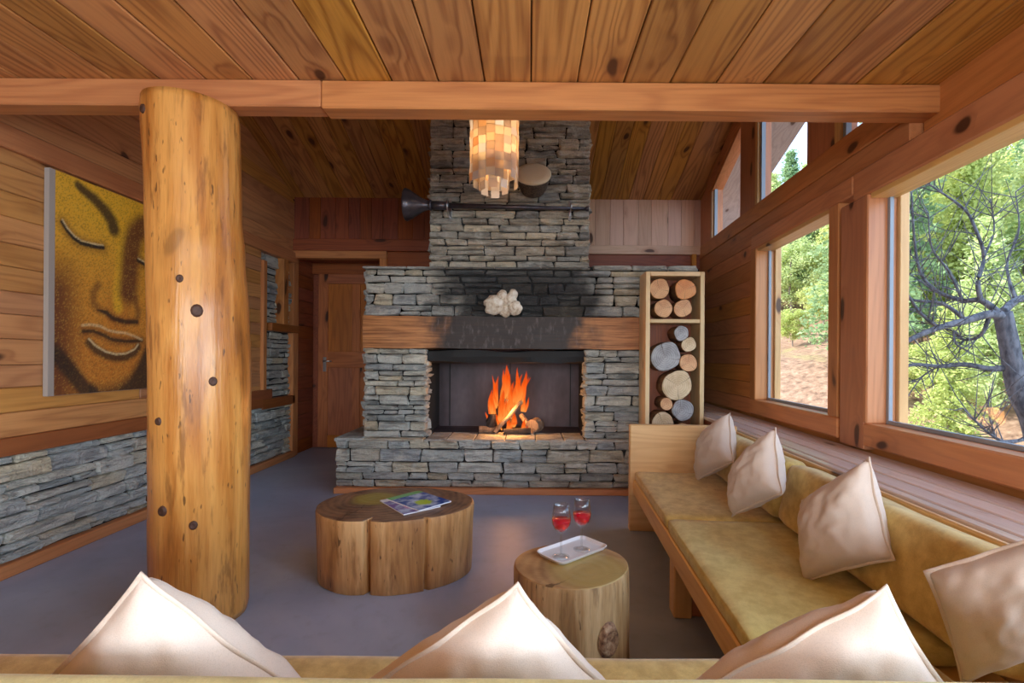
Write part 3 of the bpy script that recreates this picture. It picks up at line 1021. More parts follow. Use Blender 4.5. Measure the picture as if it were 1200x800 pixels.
# ------------------------------------------------------------------ painting (hand-made canvas: a serene golden face)
def painting():
    Y0, Y1, Z0, Z1, T = 2.636, 3.76, .915, 2.175, .03
    def uv(px, py):
        dxp = px - CX
        Y = -(XL + T) * F / -dxp
        P = at(px, py, Y)
        return ((P.y - Y0) / (Y1 - Y0), (P.z - Z0) / (Z1 - Z0))
    line = lambda L: [uv(*p) for p in L]
    mir = lambda L, c: [(2 * c - u, v) for u, v in L]
    cu = uv(143, 330)[0]
    browL = line([(90, 217), (100, 226), (110, 234), (122, 247), (130, 260), (132, 268)])
    eyeL = line([(72, 260), (78, 270), (86, 279), (95, 285), (107, 288), (120, 290)])
    shadeR = line([(190, 262), (178, 264), (166, 266), (158, 274), (154, 290), (152, 310), (151, 328), (150, 342)])
    eyeR = line([(161, 305), (168, 309), (176, 317), (184, 322), (196, 326), (206, 324), (216, 316)])
    bridge = line([(146, 262), (141, 290), (139, 320), (137, 345), (138, 360)])
    nose = line([(115, 334), (109, 342), (109, 354), (115, 362), (124, 366), (132, 373), (146, 377), (160, 377), (162, 366), (158, 350), (150, 344)])
    lipU = line([(96, 381), (106, 380), (117, 382), (127, 387), (136, 389), (147, 390), (158, 394), (166, 398)])
    lipM = line([(97, 388), (110, 388), (122, 393), (132, 398), (148, 400), (166, 399)])
    lipB = line([(104, 397), (112, 405), (124, 412), (136, 415), (148, 414), (158, 409), (162, 403)])
    jaw = line([(62, 412), (70, 420), (80, 431), (90, 444), (99, 455), (108, 461)])
    jawR = line([(104, 452), (120, 455), (138, 451), (152, 440), (162, 424), (170, 405), (178, 380), (188, 350)])

    def dist(L, u, v):
        best = 9
        for (a, b), (c, d) in zip(L, L[1:]):
            ex, ey = c - a, d - b
            t = ((u - a) * ex + (v - b) * ey) / (ex * ex + ey * ey + 1e-9)
            t = 0 if t < 0 else 1 if t > 1 else t
            dd = (u - a - ex * t) ** 2 + (v - b - ey * t) ** 2
            if dd < best: best = dd
        return math.sqrt(best)
    def lerp(a, b, t): return tuple(x + (y - x) * t for x, y in zip(a, b))
    def sm(x, a, b):
        t = (x - a) / (b - a)
        t = 0 if t < 0 else 1 if t > 1 else t
        return t * t * (3 - 2 * t)
    gold, yel, org, brn, drk, lite = (.74, .31, .035), (.90, .52, .03), (.56, .17, .022), (.16, .045, .015), (.022, .014, .012), (.92, .74, .42)
    N, M = 190, 200
    vs, cols = [], []
    for j in range(M + 1):
        v = j / M
        for i in range(N + 1):
            u = i / N
            vs.append((XL + T, Y0 + u * (Y1 - Y0), Z0 + v * (Z1 - Z0)))
            c = lerp(gold, yel, sm(v, .35, .95) * .75)
            c = lerp(c, org, (1 - sm(v, .15, .5)) * .65)
            c = lerp(c, yel, (1 - sm(math.hypot((u - cu) * .8, v - .93), .05, .32)) * .8)
            sidew = sm(cu - u, .20, .38) * (1 - sm(v, .45, .72))
            c = lerp(c, brn, sidew * .95)
            c = lerp(c, org, (1 - sm(math.hypot((u - cu + .02) * 1.3, v - .40), .04, .16)) * .5)
            c = lerp(c, brn, sm(u - cu, .18, .45) * (1 - sm(v, .35, .6)) * .9)
            c = lerp(c, yel, (1 - sm(dist(bridge, u, v), .008, .05)) * .9)
            c = lerp(c, brn, (1 - sm(dist(shadeR, u, v), .025, .10)) * .95)
            dn = dist(nose, u, v)
            c = lerp(c, brn, (1 - sm(dn, .004, .035)) * .65)
            if v < uv(124, 366)[1] + .012: c = lerp(c, drk, (1 - sm(dist(nose[3:8], u, v), .004, .018)) * .9)
            c = lerp(c, drk, (1 - sm(dist(browL, u, v), .006 + .016 * min(1, max(0, (u - .12) / .3)), .03 + .03 * min(1, max(0, (u - .12) / .3)))) * .9)
            for e in (eyeL, eyeR):
                d = dist(e, u, v - 0)
                c = lerp(c, brn, (1 - sm(d, .01, .05)) * .45)
                c = lerp(c, drk, (1 - sm(d, .006, .016)))
                d2 = dist(e, u, v - .011)
                c = lerp(c, lite, (1 - sm(d2, .002, .006)) * .8)
            c = lerp(c, brn, (1 - sm(dist(lipM, u, v + .0), .008, .04)) * .6)
            c = lerp(c, drk, (1 - sm(dist(lipM, u, v), .004, .012)) * .85)
            c = lerp(c, lite, (1 - sm(dist(lipU, u, v), .002, .010)) * .55)
            c = lerp(c, drk, (1 - sm(dist(lipB, u, v + .018), .008, .035)) * .85)
            c = lerp(c, lite, (1 - sm(dist(lipB, u, v), .002, .008)) * .7)
            c = lerp(c, drk, (1 - sm(dist(jaw, u, v), .02, .06)) * .92)
            # beyond the right jaw everything falls dark
            jv = 0
            for (a, b), (c2, d) in zip(jawR, jawR[1:]):
                if a <= u <= c2: jv = b + (d - b) * (u - a) / (c2 - a + 1e-9)
            if u > jawR[-1][0]: jv = jawR[-1][1] + (u - jawR[-1][0]) * 1.2
            if u > jawR[0][0]: c = lerp(c, drk, sm(jv - v, -.05, .05) * .93)
            g = random.random()
            if g < .32: c = lerp(c, (0.10, .04, .012), random.uniform(.1, .5))
            elif g > .80: c = lerp(c, (.80, .52, .10), random.uniform(.05, .4) * (1 if sum(c) > .2 else .3))
            cols.append((*c, 1))
    fs = []
    for j in range(M):
        for i in range(N):
            a = j * (N + 1) + i
            fs.append((a, a + 1, a + N + 2, a + N + 1))
    root = empty('painting', (XL + .0, (Y0 + Y1) / 2, Z0), 'unframed canvas painting of a serene golden face with closed eyes', 'painting')
    off = root.location
    me = bpy.data.meshes.new('painted_face')
    me.from_pydata([tuple(Vector(q) - off) for q in vs], [], fs)
    ca = me.color_attributes.new('paint', 'FLOAT_COLOR', 'POINT')
    ca.data.foreach_set('color', [x for c in cols for x in c])
    t = NT('canvas_paint')
    at_ = t.n('VertexColor', layer_name='paint')
    t.bump(t.noise(t.obj(), 300.0, 2), .15, .002)
    link('painted_face', me, t.fin(at_.outputs[0], .6), root)
    g = plain('raw_canvas_edge', srgb(168, 158, 150), .8)
    b = box('canvas_edge', 0.001, T - .0005, -(Y1 - Y0) / 2 - .004, (Y1 - Y0) / 2 + .004, -.002, Z1 - Z0, g, root, .002)
    s = box('canvas_edge', T - .002, T + .0015, -(Y1 - Y0) / 2 - .006, -(Y1 - Y0) / 2 + .03, -.002, Z1 - Z0, g, root, .001)
    tag(b, 'grey unpainted canvas side')


painting()

# ------------------------------------------------------------------ log box and firewood
lb = empty('log_box', (1.19, 3.965, 0), 'tall pale wooden box stacked with firewood beside the fireplace', 'shelf')
LY0, LY1 = 3.85, 4.075
A, B = at(757, 330, LY0), at(826, 330, LY0)
lx0, lx1 = A.x, B.x
tz = at(790, 318, LY0).z
def lbx(n, x0, x1, y0, y1, z0, z1, m=W_BOX): return box(n, x0 - 1.19, x1 - 1.19, y0 - 3.965, y1 - 3.965, z0, z1, m, lb, .003)
lbx('side_panel', lx0, lx0 + .035, LY0, LY1, 0, tz)
lbx('side_panel', lx1 - .035, lx1, LY0, LY1, 0, tz)
lbx('top_panel', lx0 + .036, lx1 - .036, LY0, LY1, tz - .035, tz)
shz = at(790, 376, LY0).z
lbx('shelf', lx0 + .036, lx1 - .036, LY0, LY1, shz - .015, shz + .015)
lbx('bottom_panel', lx0 + .036, lx1 - .036, LY0, LY1, 0.02, .05)
lbx('back_panel', lx0 + .036, lx1 - .036, LY1 - .012, LY1, .05, tz - .036, W_DARK)
logs = [  # cx, cy, r in the enlarged crop, end style, label
    (120, 140, 41, 0, 'brownish firewood log on the upper shelf of the log box, beside the orange one'),
    (230, 141, 44, 3, 'large orange-ended firewood log on the upper shelf of the log box'),
    (136, 222, 37, 0, 'round peach-ended log lowest on the upper shelf next to the stone'),
    (219, 222, 37, 0, 'peach-ended log with a side crack lowest on the upper shelf'),
    (212, 328, 31, 2, 'small grey log topmost in the lower bay of the log box'),
    (244, 377, 30, 1, 'small pale log under the small grey topmost one'),
    (146, 428, 60, 2, 'big split grey log in the lower bay of the log box'),
    (240, 456, 37, 0, 'peach-ended log beside the big split grey log'),
    (194, 550, 62, 1, 'big cream-ended log with a long crack in the lower bay'),
    (148, 630, 26, 0, 'smallest peach-ended log under the big cream one'),
    (216, 655, 45, 2, 'blue-grey cracked log near the bench end panel'),
    (134, 712, 46, 1, 'wide pale log low in the box behind the bench end panel'),
    (222, 750, 40, 0, 'log at the very bottom of the visible stack in the log box'),
]
for cx, cy, r, st, lab in logs:
    dep = LY0 + random.uniform(.01, .05)
    P = at(740 + cx / 3.636, 300 + cy / 3.636, dep)
    rad = r / 3.636 * dep / F * 1.05
    o = empty('firewood_log', (P.x, dep, P.z), lab, 'log', 'firewood logs stacked in the log box')
    K = 22
    ph = random.uniform(0, 9)
    out = [(1 + .15 * noise.noise(Vector((math.cos(2 * math.pi * k / K) * 1.2, math.sin(2 * math.pi * k / K) * 1.2, ph)))) * rad for k in range(K)]
    # body along +y of the world: local z of the log mesh is its length
    vs, fs = [], []
    ln = LY1 - .02 - dep
    for i in range(3):
        for k in range(K):
            a = 2 * math.pi * k / K
            vs.append((out[k] * math.cos(a), -out[k] * math.sin(a), ln * i / 2))
    for i in range(2):
        for k in range(K):
            k2 = (k + 1) % K
            fs.append((i * K + k, (i + 1) * K + k, (i + 1) * K + k2, i * K + k2))
    fs.append(tuple(range(2 * K + K - 1, 2 * K - 1, -1)))
    b = mesh('bark', vs, fs, M_BARK, o, (0, 0, 0), 0, True)
    b.rotation_euler = (-math.pi / 2, 0, 0)
    vs = [(out[k] * .985 * math.cos(2 * math.pi * k / K), -out[k] * .985 * math.sin(2 * math.pi * k / K), 0) for k in range(K)] + \
         [(out[k] * .93 * math.cos(2 * math.pi * k / K), -out[k] * .93 * math.sin(2 * math.pi * k / K), -.004) for k in range(K)]
    fs = [(k, (k + 1) % K, K + (k + 1) % K, K + k) for k in range(K)] + [tuple(range(K, 2 * K))]
    e = mesh('cut_end', vs, fs, M_LOG_ENDS[st], o)
    e.rotation_euler = (-math.pi / 2, 0, 0)

# ------------------------------------------------------------------ fire
def flame_mat():
    t = NT('flame')
    g = t.n('TexCoord').outputs['Generated']
    zz = t.n('SeparateXYZ', {'Vector': g}).outputs[2]
    n = t.noise(t.vec('MULTIPLY', t.obj(), (30, 30, 9)), 1.0, 3)
    f = t.math('ADD', zz, t.math('MULTIPLY', t.math('SUBTRACT', n, .5), .9), True)
    col = t.ramp(f, [(0.0, (1.0, .36, .07)), (.25, (1.0, .22, .03)), (.6, (1.0, .12, .010)), (1.0, (.7, .05, .003))])
    em = t.n('Emission', {'Color': col, 'Strength': .42})
    tr = t.n('BsdfTransparent')
    lw = t.n('LayerWeight', {'Blend': .35})
    al = t.math('ADD', t.math('MULTIPLY', lw.outputs['Facing'], .9), t.math('MULTIPLY', t.math('POWER', zz, 2.5), .45), True)
    al = t.math('ADD', al, t.math('MULTIPLY', t.step(n, .5, .65), .25), True)
    ms = t.n('MixShader', {'Fac': al})
    t.t.links.new(em.outputs[0], ms.inputs[1])
    t.t.links.new(tr.outputs[0], ms.inputs[2])
    t.t.links.new(ms.outputs[0], t.out.inputs['Surface'])
    return t.m


M_FLAME = flame_mat()
YFI = 4.40
fire = empty('fire', at(597, 508, YFI), 'orange flames blazing over burning sticks in the firebox', 'fire')
tongues = [  # base x,y -> tip x,y, width px, depth offset
    (590, 470, 596, 427, 17, 0), (602, 474, 612, 438, 15, .02), (580, 478, 583, 440, 11, .03), (608, 470, 618, 434, 11, -.02),
    (576, 486, 575, 456, 11, .0), (598, 486, 602, 446, 18, .04), (588, 492, 590, 452, 14, -.03), (612, 482, 615, 458, 9, .03),
    (586, 500, 582, 484, 9, -.04), (601, 500, 604, 482, 11, -.05), (612, 505, 616, 490, 8, -.04), (595, 503, 598, 490, 8, -.05),
    (575, 498, 573, 476, 7, -.02), (606, 466, 607, 430, 8, .04), (593, 462, 589, 432, 8, .02),
]
more = []
for (a, b, c, d, w_, y_) in tongues:
    more.append((a, b, c, d, w_ * .75, y_))
    for _ in range(2):
        more.append((a + random.uniform(-.45, .45) * w_, b + random.uniform(-3, 5), c + random.uniform(-.6, .6) * w_, d + random.uniform(-2, 14),
                     w_ * random.uniform(.3, .55), y_ + random.uniform(-.04, .04)))
for bx_, by_, tx_, ty_, wpx, dyo in more:
    Y = YFI + dyo
    b, tp = at(bx_, by_, Y), at(tx_, ty_, Y)
    r = wpx / 2 * Y / F
    n = 9
    pts, rad = [], []
    ph = random.uniform(0, 9)
    for i in range(n):
        t = i / (n - 1)
        p = b.lerp(tp, t) + Vector((math.sin(t * 5 + ph) * r * .35 * t, math.cos(t * 4 + ph) * r * .2, 0))
        pts.append(p - fire.location)
        rad.append(max(.0015, r * (math.sin(math.pi * min(1, .22 + t * .78)) ** .8) * (1 - .35 * t)))
    tube('flame_tongue', pts, rad, M_FLAME, fire, 10)
ld = bpy.data.lights.new('fire_glow', 'POINT')
ld.energy, ld.color, ld.shadow_soft_size = 9, (1, .42, .12), .08
lo = bpy.data.objects.new('fire_glow', ld)
COL.objects.link(lo)
lo.parent = fire
lo.location = (0, -.05, .22)
M_CHAR = log_side('charred_stick', srgb(74, 62, 56), srgb(48, 40, 38), srgb(24, 20, 20), .1, 1, .8)
M_ASH = log_side('grey_stick', srgb(172, 146, 120), srgb(132, 108, 88), srgb(70, 56, 48), .1, 1, .8)
sticks = [((580, 507), (612, 470), 5, -.10, -.02, M_ASH, 'thin pale stick leaning across the front of the fire'),
          ((561, 506), (584, 504), 8, -.06, -.03, M_ASH, 'short cut log lying at the foot of the flames by the pale stick'),
          ((627, 507), (610, 486), 6, -.05, .05, M_ASH, 'pale stick propped on the block end of the fire'),
          ((622, 503), (631, 503), 16, -.05, .06, M_ASH, 'chunky pale log end standing beside the embers'),
          ((590, 505), (622, 508), 7, -.12, -.10, M_CHAR, 'charred log lying flat under the flames'),
          ((570, 497), (605, 490), 9, .02, .06, M_CHAR, 'blackened log in the heart of the fire'),
          ((575, 500), (592, 466), 8, .03, .0, M_CHAR, 'upright blackened branch inside the flames'),
          ((573, 505), (577, 486), 11, -.02, -.02, M_CHAR, 'stubby burnt log beside the flames')]
for (a, b, th, ya, yb, m, lab) in sticks:
    A, B = at(a[0], a[1], YFI + ya), at(b[0], b[1], YFI + yb)
    r = th / 2 * YFI / F
    A.z = max(A.z, .452 + r); B.z = max(B.z, .452 + r)
    o = empty('burning_stick', A, lab, 'log', 'sticks burning in the fireplace')
    d = B - A
    n = 5
    pts = [d * (i / (n - 1)) + Vector((random.uniform(-.2, .2) * r, 0, random.uniform(-.2, .2) * r)) for i in range(n)]
    vs, fs = tube_data(pts, [r * random.uniform(.88, 1.08) for _ in range(n)], 9)
    mesh('stick', vs, fs, m, o)

# ------------------------------------------------------------------ things on the fireplace
# horn
hz0, hz1 = at(500, 240, 4.05).z, at(688, 244.5, 4.05).z
xA_, xB_ = at(475, 240, 4.05).x, at(690, 244, 4.05).x
hn = empty('long_horn', ((xA_ + xB_) / 2, 4.05, (hz0 + hz1) / 2), 'long dark metal horn with flared bell hung across the chimney', 'horn')
def horn_mat():
    t = NT('dark_horn_metal')
    n = t.noise(t.obj(), 18.0, 3)
    return t.fin(t.mix(n, srgb(50, 46, 50), srgb(104, 98, 104)), .32, Metallic=.6)
M_HORN = horn_mat()
tl = math.atan2(hz1 - hz0, xB_ - xA_)
dirv = Vector((math.cos(tl), 0, math.sin(tl)))
half = (xB_ - xA_) / 2
def hp(s): return dirv * (s - half)
bell = [(0, .132), (.012, .136), (.05, .118), (.10, .085), (.15, .055), (.19, .040), (.21, .034)]
tube('bell', [hp(s) for s, r in bell], [r for s, r in bell], M_HORN, hn, 28)
tube('mouth_lining', [hp(-.001), hp(.004)], [.122, .10], M_BLACK, hn, 28)
tube('collar', [hp(.205), hp(.22), hp(.225)], [.046, .046, .036], M_HORN, hn, 20)
tube('pipe', [hp(.22), hp(.37)], [.037, .034], M_HORN, hn, 16)
tube('pipe', [hp(.37), hp(.9), hp(2 * half - .03)], [.024, .019, .013], M_HORN, hn, 14)
tube('mouthpiece', [hp(2 * half - .03), hp(2 * half - .02), hp(2 * half)], [.014, .022, .024], M_HORN, hn, 14)
for px in (525, 669):
    P = at(px, 243, 4.05)
    o = empty('horn_bracket', (P.x, 4.18, P.z - .06), 'small metal bracket holding the horn ' + ('near its bell' if px < 600 else 'near its mouthpiece'), 'bracket', 'horn brackets on the chimney')
    box('strap', -.012, .012, -.012, -.004, -.02, .16, M_STEEL, o, .002)
    rr = .05 if px < 600 else .028
    tube('hook', [(0, -.01, .06 - rr - .004), (0, -.13, .06 - rr - .004), (0, -.13 - rr - .003, .06 - rr * .3), (0, -.13 - rr - .003, .06 + rr)], .006, M_STEEL, o, 8)

# drum
P = at(625, 203, 4.02)
dm = empty('hand_drum', P, 'pale skin hand drum with dark woven sides on the chimney', 'drum')
dq = Vector((0, -.80, .60)).to_track_quat('Z', 'Y')
prof = [(.06, -.20), (.10, -.17), (.125, -.11), (.138, -.05), (.146, -.012)]
def weave_mat():
    t = NT('dark_wicker')
    o = t.obj()
    n = t.n('TexVoronoi', {'Vector': t.vec('MULTIPLY', o, (60, 60, 90)), 'Scale': 1.0}).outputs['Distance']
    t.bump(n, .8, .01)
    return t.fin(t.mix(n, srgb(112, 92, 72), srgb(52, 42, 36)), .8)
b1 = lathe('woven_body', prof, weave_mat(), dm, seg=36)
b2 = lathe('drum_skin', [(.148, -.02), (.152, -.006), (.146, .004), (.10, .009), (.02, .011)], plain('drum_skin', srgb(222, 206, 172), .6), dm, seg=36)
for b in (b1, b2):
    b.rotation_mode = 'QUATERNION'; b.rotation_quaternion = dq
tag(b2, 'pale stretched drum skin')

# white lumpy ornament on the mantel
orn = empty('white_ornament', at(588, 371, 4.06), 'cluster of knobbly white lumps on the charred mantel', 'ornament')
def lump_mat():
    t = NT('chalky_white')
    n = t.noise(t.obj(), 22.0, 5, .65)
    t.bump(n, .6, .01)
    return t.fin(t.ramp(n, [(.3, srgb(150, 118, 90)), (.45, srgb(214, 198, 176)), (.65, srgb(240, 234, 222))]), .7)
M_LUMP = lump_mat()
for px, py, r in ((579, 357, 12), (597, 352, 9), (603, 361, 8.5), (589, 347, 7), (592, 363, 8), (601, 345, 6)):
    c = at(px, py, 4.05 + random.uniform(-.02, .02)) - orn.location
    bm = bmesh.new()
    bmesh.ops.create_icosphere(bm, subdivisions=3, radius=r * 4.05 / F)
    for v in bm.verts:
        v.co *= 1 + .25 * noise.noise(v.co * 26 + Vector((px, py, 0)))
        v.co.y *= .75
    me = bpy.data.meshes.new('lump'); bm.to_mesh(me); bm.free()
    link('lump', me, M_LUMP, orn, c, 0, True)

# ------------------------------------------------------------------ shell pendant
YL = 3.3
pc = at(579, 218, YL)
lampo = empty('pendant_lamp', (pc.x, YL, pc.z), 'round pendant lamp of hanging square shell discs, lit warm', 'lamp')
def shell_mat():
    t = NT('capiz_shell')
    r = t.rnd()
    col = t.ramp(r, [(0, srgb(226, 196, 158)), (.3, srgb(236, 222, 200)), (.6, srgb(206, 184, 160)), (.85, srgb(228, 228, 230)), (1, srgb(214, 170, 120))])
    df = t.n('BsdfPrincipled', {'Base Color': col, 'Roughness': .3})
    tr = t.n('BsdfTranslucent', {'Color': col})
    ms = t.n('MixShader', {'Fac': .55})
    t.t.links.new(df.outputs[0], ms.inputs[1]); t.t.links.new(tr.outputs[0], ms.inputs[2])
    t.t.links.new(ms.outputs[0], t.out.inputs['Surface'])
    return t.m
M_SHELL = shell_mat()
RL = 28 * YL / F
sw = 2 * math.pi * RL / 18 * 1.04
sme = box_data(sw / 2, .001, .029, .0)
sme.materials.append(M_SHELL)
for k in range(18):
    a = 2 * math.pi * k / 18 + .1
    lowr = random.uniform(0, .03)
    for j in range(13):
        if j == 0 and random.random() < .35: continue
        o = bpy.data.objects.new('shell_disc', sme)
        COL.objects.link(o)
        o.parent = lampo
        o.location = (RL * math.cos(a), RL * math.sin(a), lowr + .03 + j * .056)
        o.rotation_euler = (random.uniform(-.1, .1), random.uniform(-.05, .05), a + math.pi / 2 + random.uniform(-.14, .14))
for k in range(8):
    a = 2 * math.pi * k / 8
    for j in range(4):
        o = bpy.data.objects.new('shell_disc', sme)
        COL.objects.link(o)
        o.parent = lampo
        o.location = (RL * .62 * math.cos(a), RL * .62 * math.sin(a), -.012 + .01 * math.sin(k * 2.1) + j * .056)
        o.rotation_euler = (random.uniform(-.1, .1), random.uniform(-.05, .05), a + math.pi / 2 + random.uniform(-.14, .14))
tube('top_ring', [(RL * math.cos(a), RL * math.sin(a), .78) for a in [2 * math.pi * q / 24 for q in range(25)]], .006, M_STEEL, lampo, 8)
tube('cross_bar', [(-RL, 0, .78), (RL, 0, .78)], .005, M_STEEL, lampo, 8)
tube('cord', [(0, 0, .78), (0, 0, roof(YL) - pc.z)], .005, M_BLACK, lampo, 8)
tube('bulb_stem', [(0, 0, .42), (0, 0, .78)], .008, M_STEEL, lampo, 8)
t = NT('lit_bulb')
em = t.n('Emission', {'Color': (1, .72, .40, 1), 'Strength': 6})
t.t.links.new(em.outputs[0], t.out.inputs['Surface'])
lathe('bulb', [(.004, .29), (.025, .31), (.034, .34), (.028, .375), (.014, .41), (.012, .43)], t.m, lampo, seg=16)
ld = bpy.data.lights.new('lamp_light', 'POINT')
ld.energy, ld.color, ld.shadow_soft_size = 2.2, (1, .74, .45), .045
lo = bpy.data.objects.new('lamp_light', ld)
COL.objects.link(lo)
lo.parent = lampo
lo.location = (0, 0, .25)

# ------------------------------------------------------------------ stump tables
def stump(name, loc, outline, h, msides, mtop, label, taper=.02):
    o = empty(name, loc, label, 'table')
    K = len(outline)
    rows = [0, .01, .25, .5, .75, .96, 1]
    vs, fs = [], []
    for i, t in enumerate(rows):
        s = 1 + taper * (t - .5) + (-.012 if i in (0, len(rows) - 1) else 0)
        for (x, y) in outline:
            nn = 1 + .012 * noise.noise(Vector((x * 5, y * 5, t * 2.2)))
            vs.append((x * s * nn, y * s * nn, t * h))
    for i in range(len(rows) - 1):
        for k in range(K):
            k2 = (k + 1) % K
            fs.append((i * K + k, i * K + k2, (i + 1) * K + k2, (i + 1) * K + k))
    fs.append(tuple(range(K - 1, -1, -1)))
    mesh('trunk', vs, fs, msides, o, (0, 0, 0), 0, True)
    top = vs[-K:]
    vs2 = [(x, y, h) for x, y, z in top] + [(x * .985, y * .985, h + .003) for x, y, z in top]
    fs2 = [(k, (k + 1) % K, K + (k + 1) % K, K + k) for k in range(K)] + [tuple(range(K, 2 * K))]
    mesh('cut_top', vs2, fs2, mtop, o)
    return o


def coffee_outline():
    pts = []
    K = 220
    def notch(d, w, depth):
        return depth * max(0, 1 - abs(d) / w) ** .7
    for k in range(K):
        a = 2 * math.pi * k / K
        r = 1 / math.sqrt((math.cos(a) / .40) ** 2 + (math.sin(a) / .305) ** 2)
        r *= 1 + .03 * math.sin(2 * a + .6) + .02 * math.sin(3 * a + 1.2)
        da = (a - math.radians(259) + math.pi) % (2 * math.pi) - math.pi
        r -= .02 * math.exp(-(da / .22) ** 2) + notch(da, .05, .07)
        db = (a - math.radians(313) + math.pi) % (2 * math.pi) - math.pi
        r -= notch(db, .03, .035)
        pts.append((r * math.cos(a), r * math.sin(a)))
    return pts


ct = stump('stump_coffee_table', (-.715, 2.575, 0), coffee_outline(), .357, M_STUMP_A, M_END_A,
           'wide two-lobed stump coffee table with a split down its side', .03)
side_out = [(.213 * (1 + .035 * math.sin(2 * a + .9) + .02 * math.sin(3 * a)) * math.cos(a), .205 * (1 + .035 * math.sin(2 * a + .9) + .02 * math.sin(3 * a)) * math.sin(a)) for a in [2 * math.pi * k / 96 for k in range(96)]]
st_ = stump('stump_side_table', (.165, 1.80, 0), side_out, .370, M_STUMP_B, M_END_B,
            'round stump side table with a big knot carrying the wine tray', -.02)
# big knot on the side table
kc = Vector((.118, -.176, .185))
kn = kc.copy(); kn.z = 0; kn.normalize()
u = Vector((-kn.y, kn.x, 0))
vs, fs = [], []
K = 20
for s, d in ((1.3, -.012), (1.05, .004), (.85, .008), (.6, .002), (.3, .004), (.08, .001)):
    for k in range(K):
        q = 2 * math.pi * k / K
        vs.append(kc + u * (math.cos(q) * .034 * s) + Vector((0, 0, math.sin(q) * .048 * s)) + kn * d)
for r_ in range(5):
    for k in range(K):
        k2 = (k + 1) % K
        fs.append((r_ * K + k, r_ * K + k2, (r_ + 1) * K + k2, (r_ + 1) * K + k))
fs.append(tuple(range(5 * K, 6 * K)))
t = NT('big_knot')
n = t.noise(t.obj(), 45.0, 4, .6)
kb = recentred('knot', vs, fs, t.fin(t.ramp(n, [(.35, srgb(96, 66, 48)), (.5, srgb(160, 124, 94)), (.65, srgb(196, 172, 140))]), .6), st_, True)
tag(kb, 'dark oval branch knot')

# magazines
def magazine(loc, rz, label, c_bg, c_blob, c_bar):
    o = empty('magazine', loc, label, 'magazine', 'magazines on the stump coffee table', rz=rz)
    box('pages', -.146, .146, -.104, .104, 0, .006, M_WHITE, o, .001)
    t = NT('magazine_cover')
    ob = t.obj()
    sx = t.n('SeparateXYZ', {'Vector': ob})
    d = t.n('VectorMath', {0: t.vec('SUBTRACT', ob, (.055, -.01, 0))}, operation='LENGTH').outputs['Value']
    d = t.math('ADD', d, t.math('MULTIPLY', t.math('SUBTRACT', t.noise(ob, 45.0, 3), .5), .05))
    n = t.noise(ob, 14.0, 4)
    col = t.mix(t.step(n, .4, .65), c_bg, srgb(190, 205, 235))
    col = t.mix(t.math('SUBTRACT', 1.0, t.step(d, .035, .055)), col, c_blob)
    col = t.mix(t.step(sx.outputs[0], -.10, -.098), c_bar, col)
    box('cover', -.1465, .1465, -.1045, .1045, .006, .0075, t.fin(col, .25), o, .0005)
    return o
magazine((-.63, 2.545, .3605), math.radians(-50), 'lower magazine with a purple cover under the blue one', srgb(120, 90, 160), srgb(190, 120, 170), srgb(230, 228, 236))
magazine((-.59, 2.58, .3682), math.radians(-41), 'blue magazine with a lime green picture lying on top', srgb(50, 78, 160), srgb(178, 206, 30), srgb(120, 180, 110))

# tray and glasses
ty = empty('serving_tray', (.178, 1.905, .3735), 'white rounded rectangular tray holding two wine glasses', 'tray', rz=math.radians(40))
def rrect(a, b, r, n=5):
    out = []
    for cx, cy, s in ((a - r, b - r, 0), (-a + r, b - r, 1), (-a + r, -b + r, 2), (a - r, -b + r, 3)):
        for k in range(n + 1):
            q = math.pi / 2 * (s + k / n)
            out.append((cx + r * math.cos(q), cy + r * math.sin(q)))
    return out
rings = [(rrect(.115, .058, .02), 0.0), (rrect(.128, .07, .026), .004), (rrect(.136, .078, .03), .016), (rrect(.132, .074, .028), .017), (rrect(.122, .064, .024), .007), (rrect(.112, .055, .02), .006)]
vs, fs = [], []
for ring, z in rings: vs += [(x, y, z) for x, y in ring]
K = len(rings[0][0])
for i in range(len(rings) - 1):
    for k in range(K):
        k2 = (k + 1) % K
        fs.append((i * K + k, i * K + k2, (i + 1) * K + k2, (i + 1) * K + k))
fs.append(tuple(range(K - 1, -1, -1)))
fs.append(tuple(range(5 * K, 6 * K)))
mesh('dish', vs, fs, M_WHITE, ty)
def thin_glass():
    t = NT('clear_glass')
    tr = t.n('BsdfTransparent', {'Color': (.96, .97, .97, 1)})
    gl = t.n('BsdfGlossy', {'Roughness': .03})
    lw = t.n('LayerWeight', {'Blend': .5})
    fr = t.math('ADD', .07, t.math('MULTIPLY', t.math('POWER', lw.outputs['Facing'], 2.5), .7))
    ms = t.n('MixShader', {'Fac': fr})
    t.t.links.new(tr.outputs[0], ms.inputs[1]); t.t.links.new(gl.outputs[0], ms.inputs[2])
    t.t.links.new(ms.outputs[0], t.out.inputs['Surface'])
    return t.m


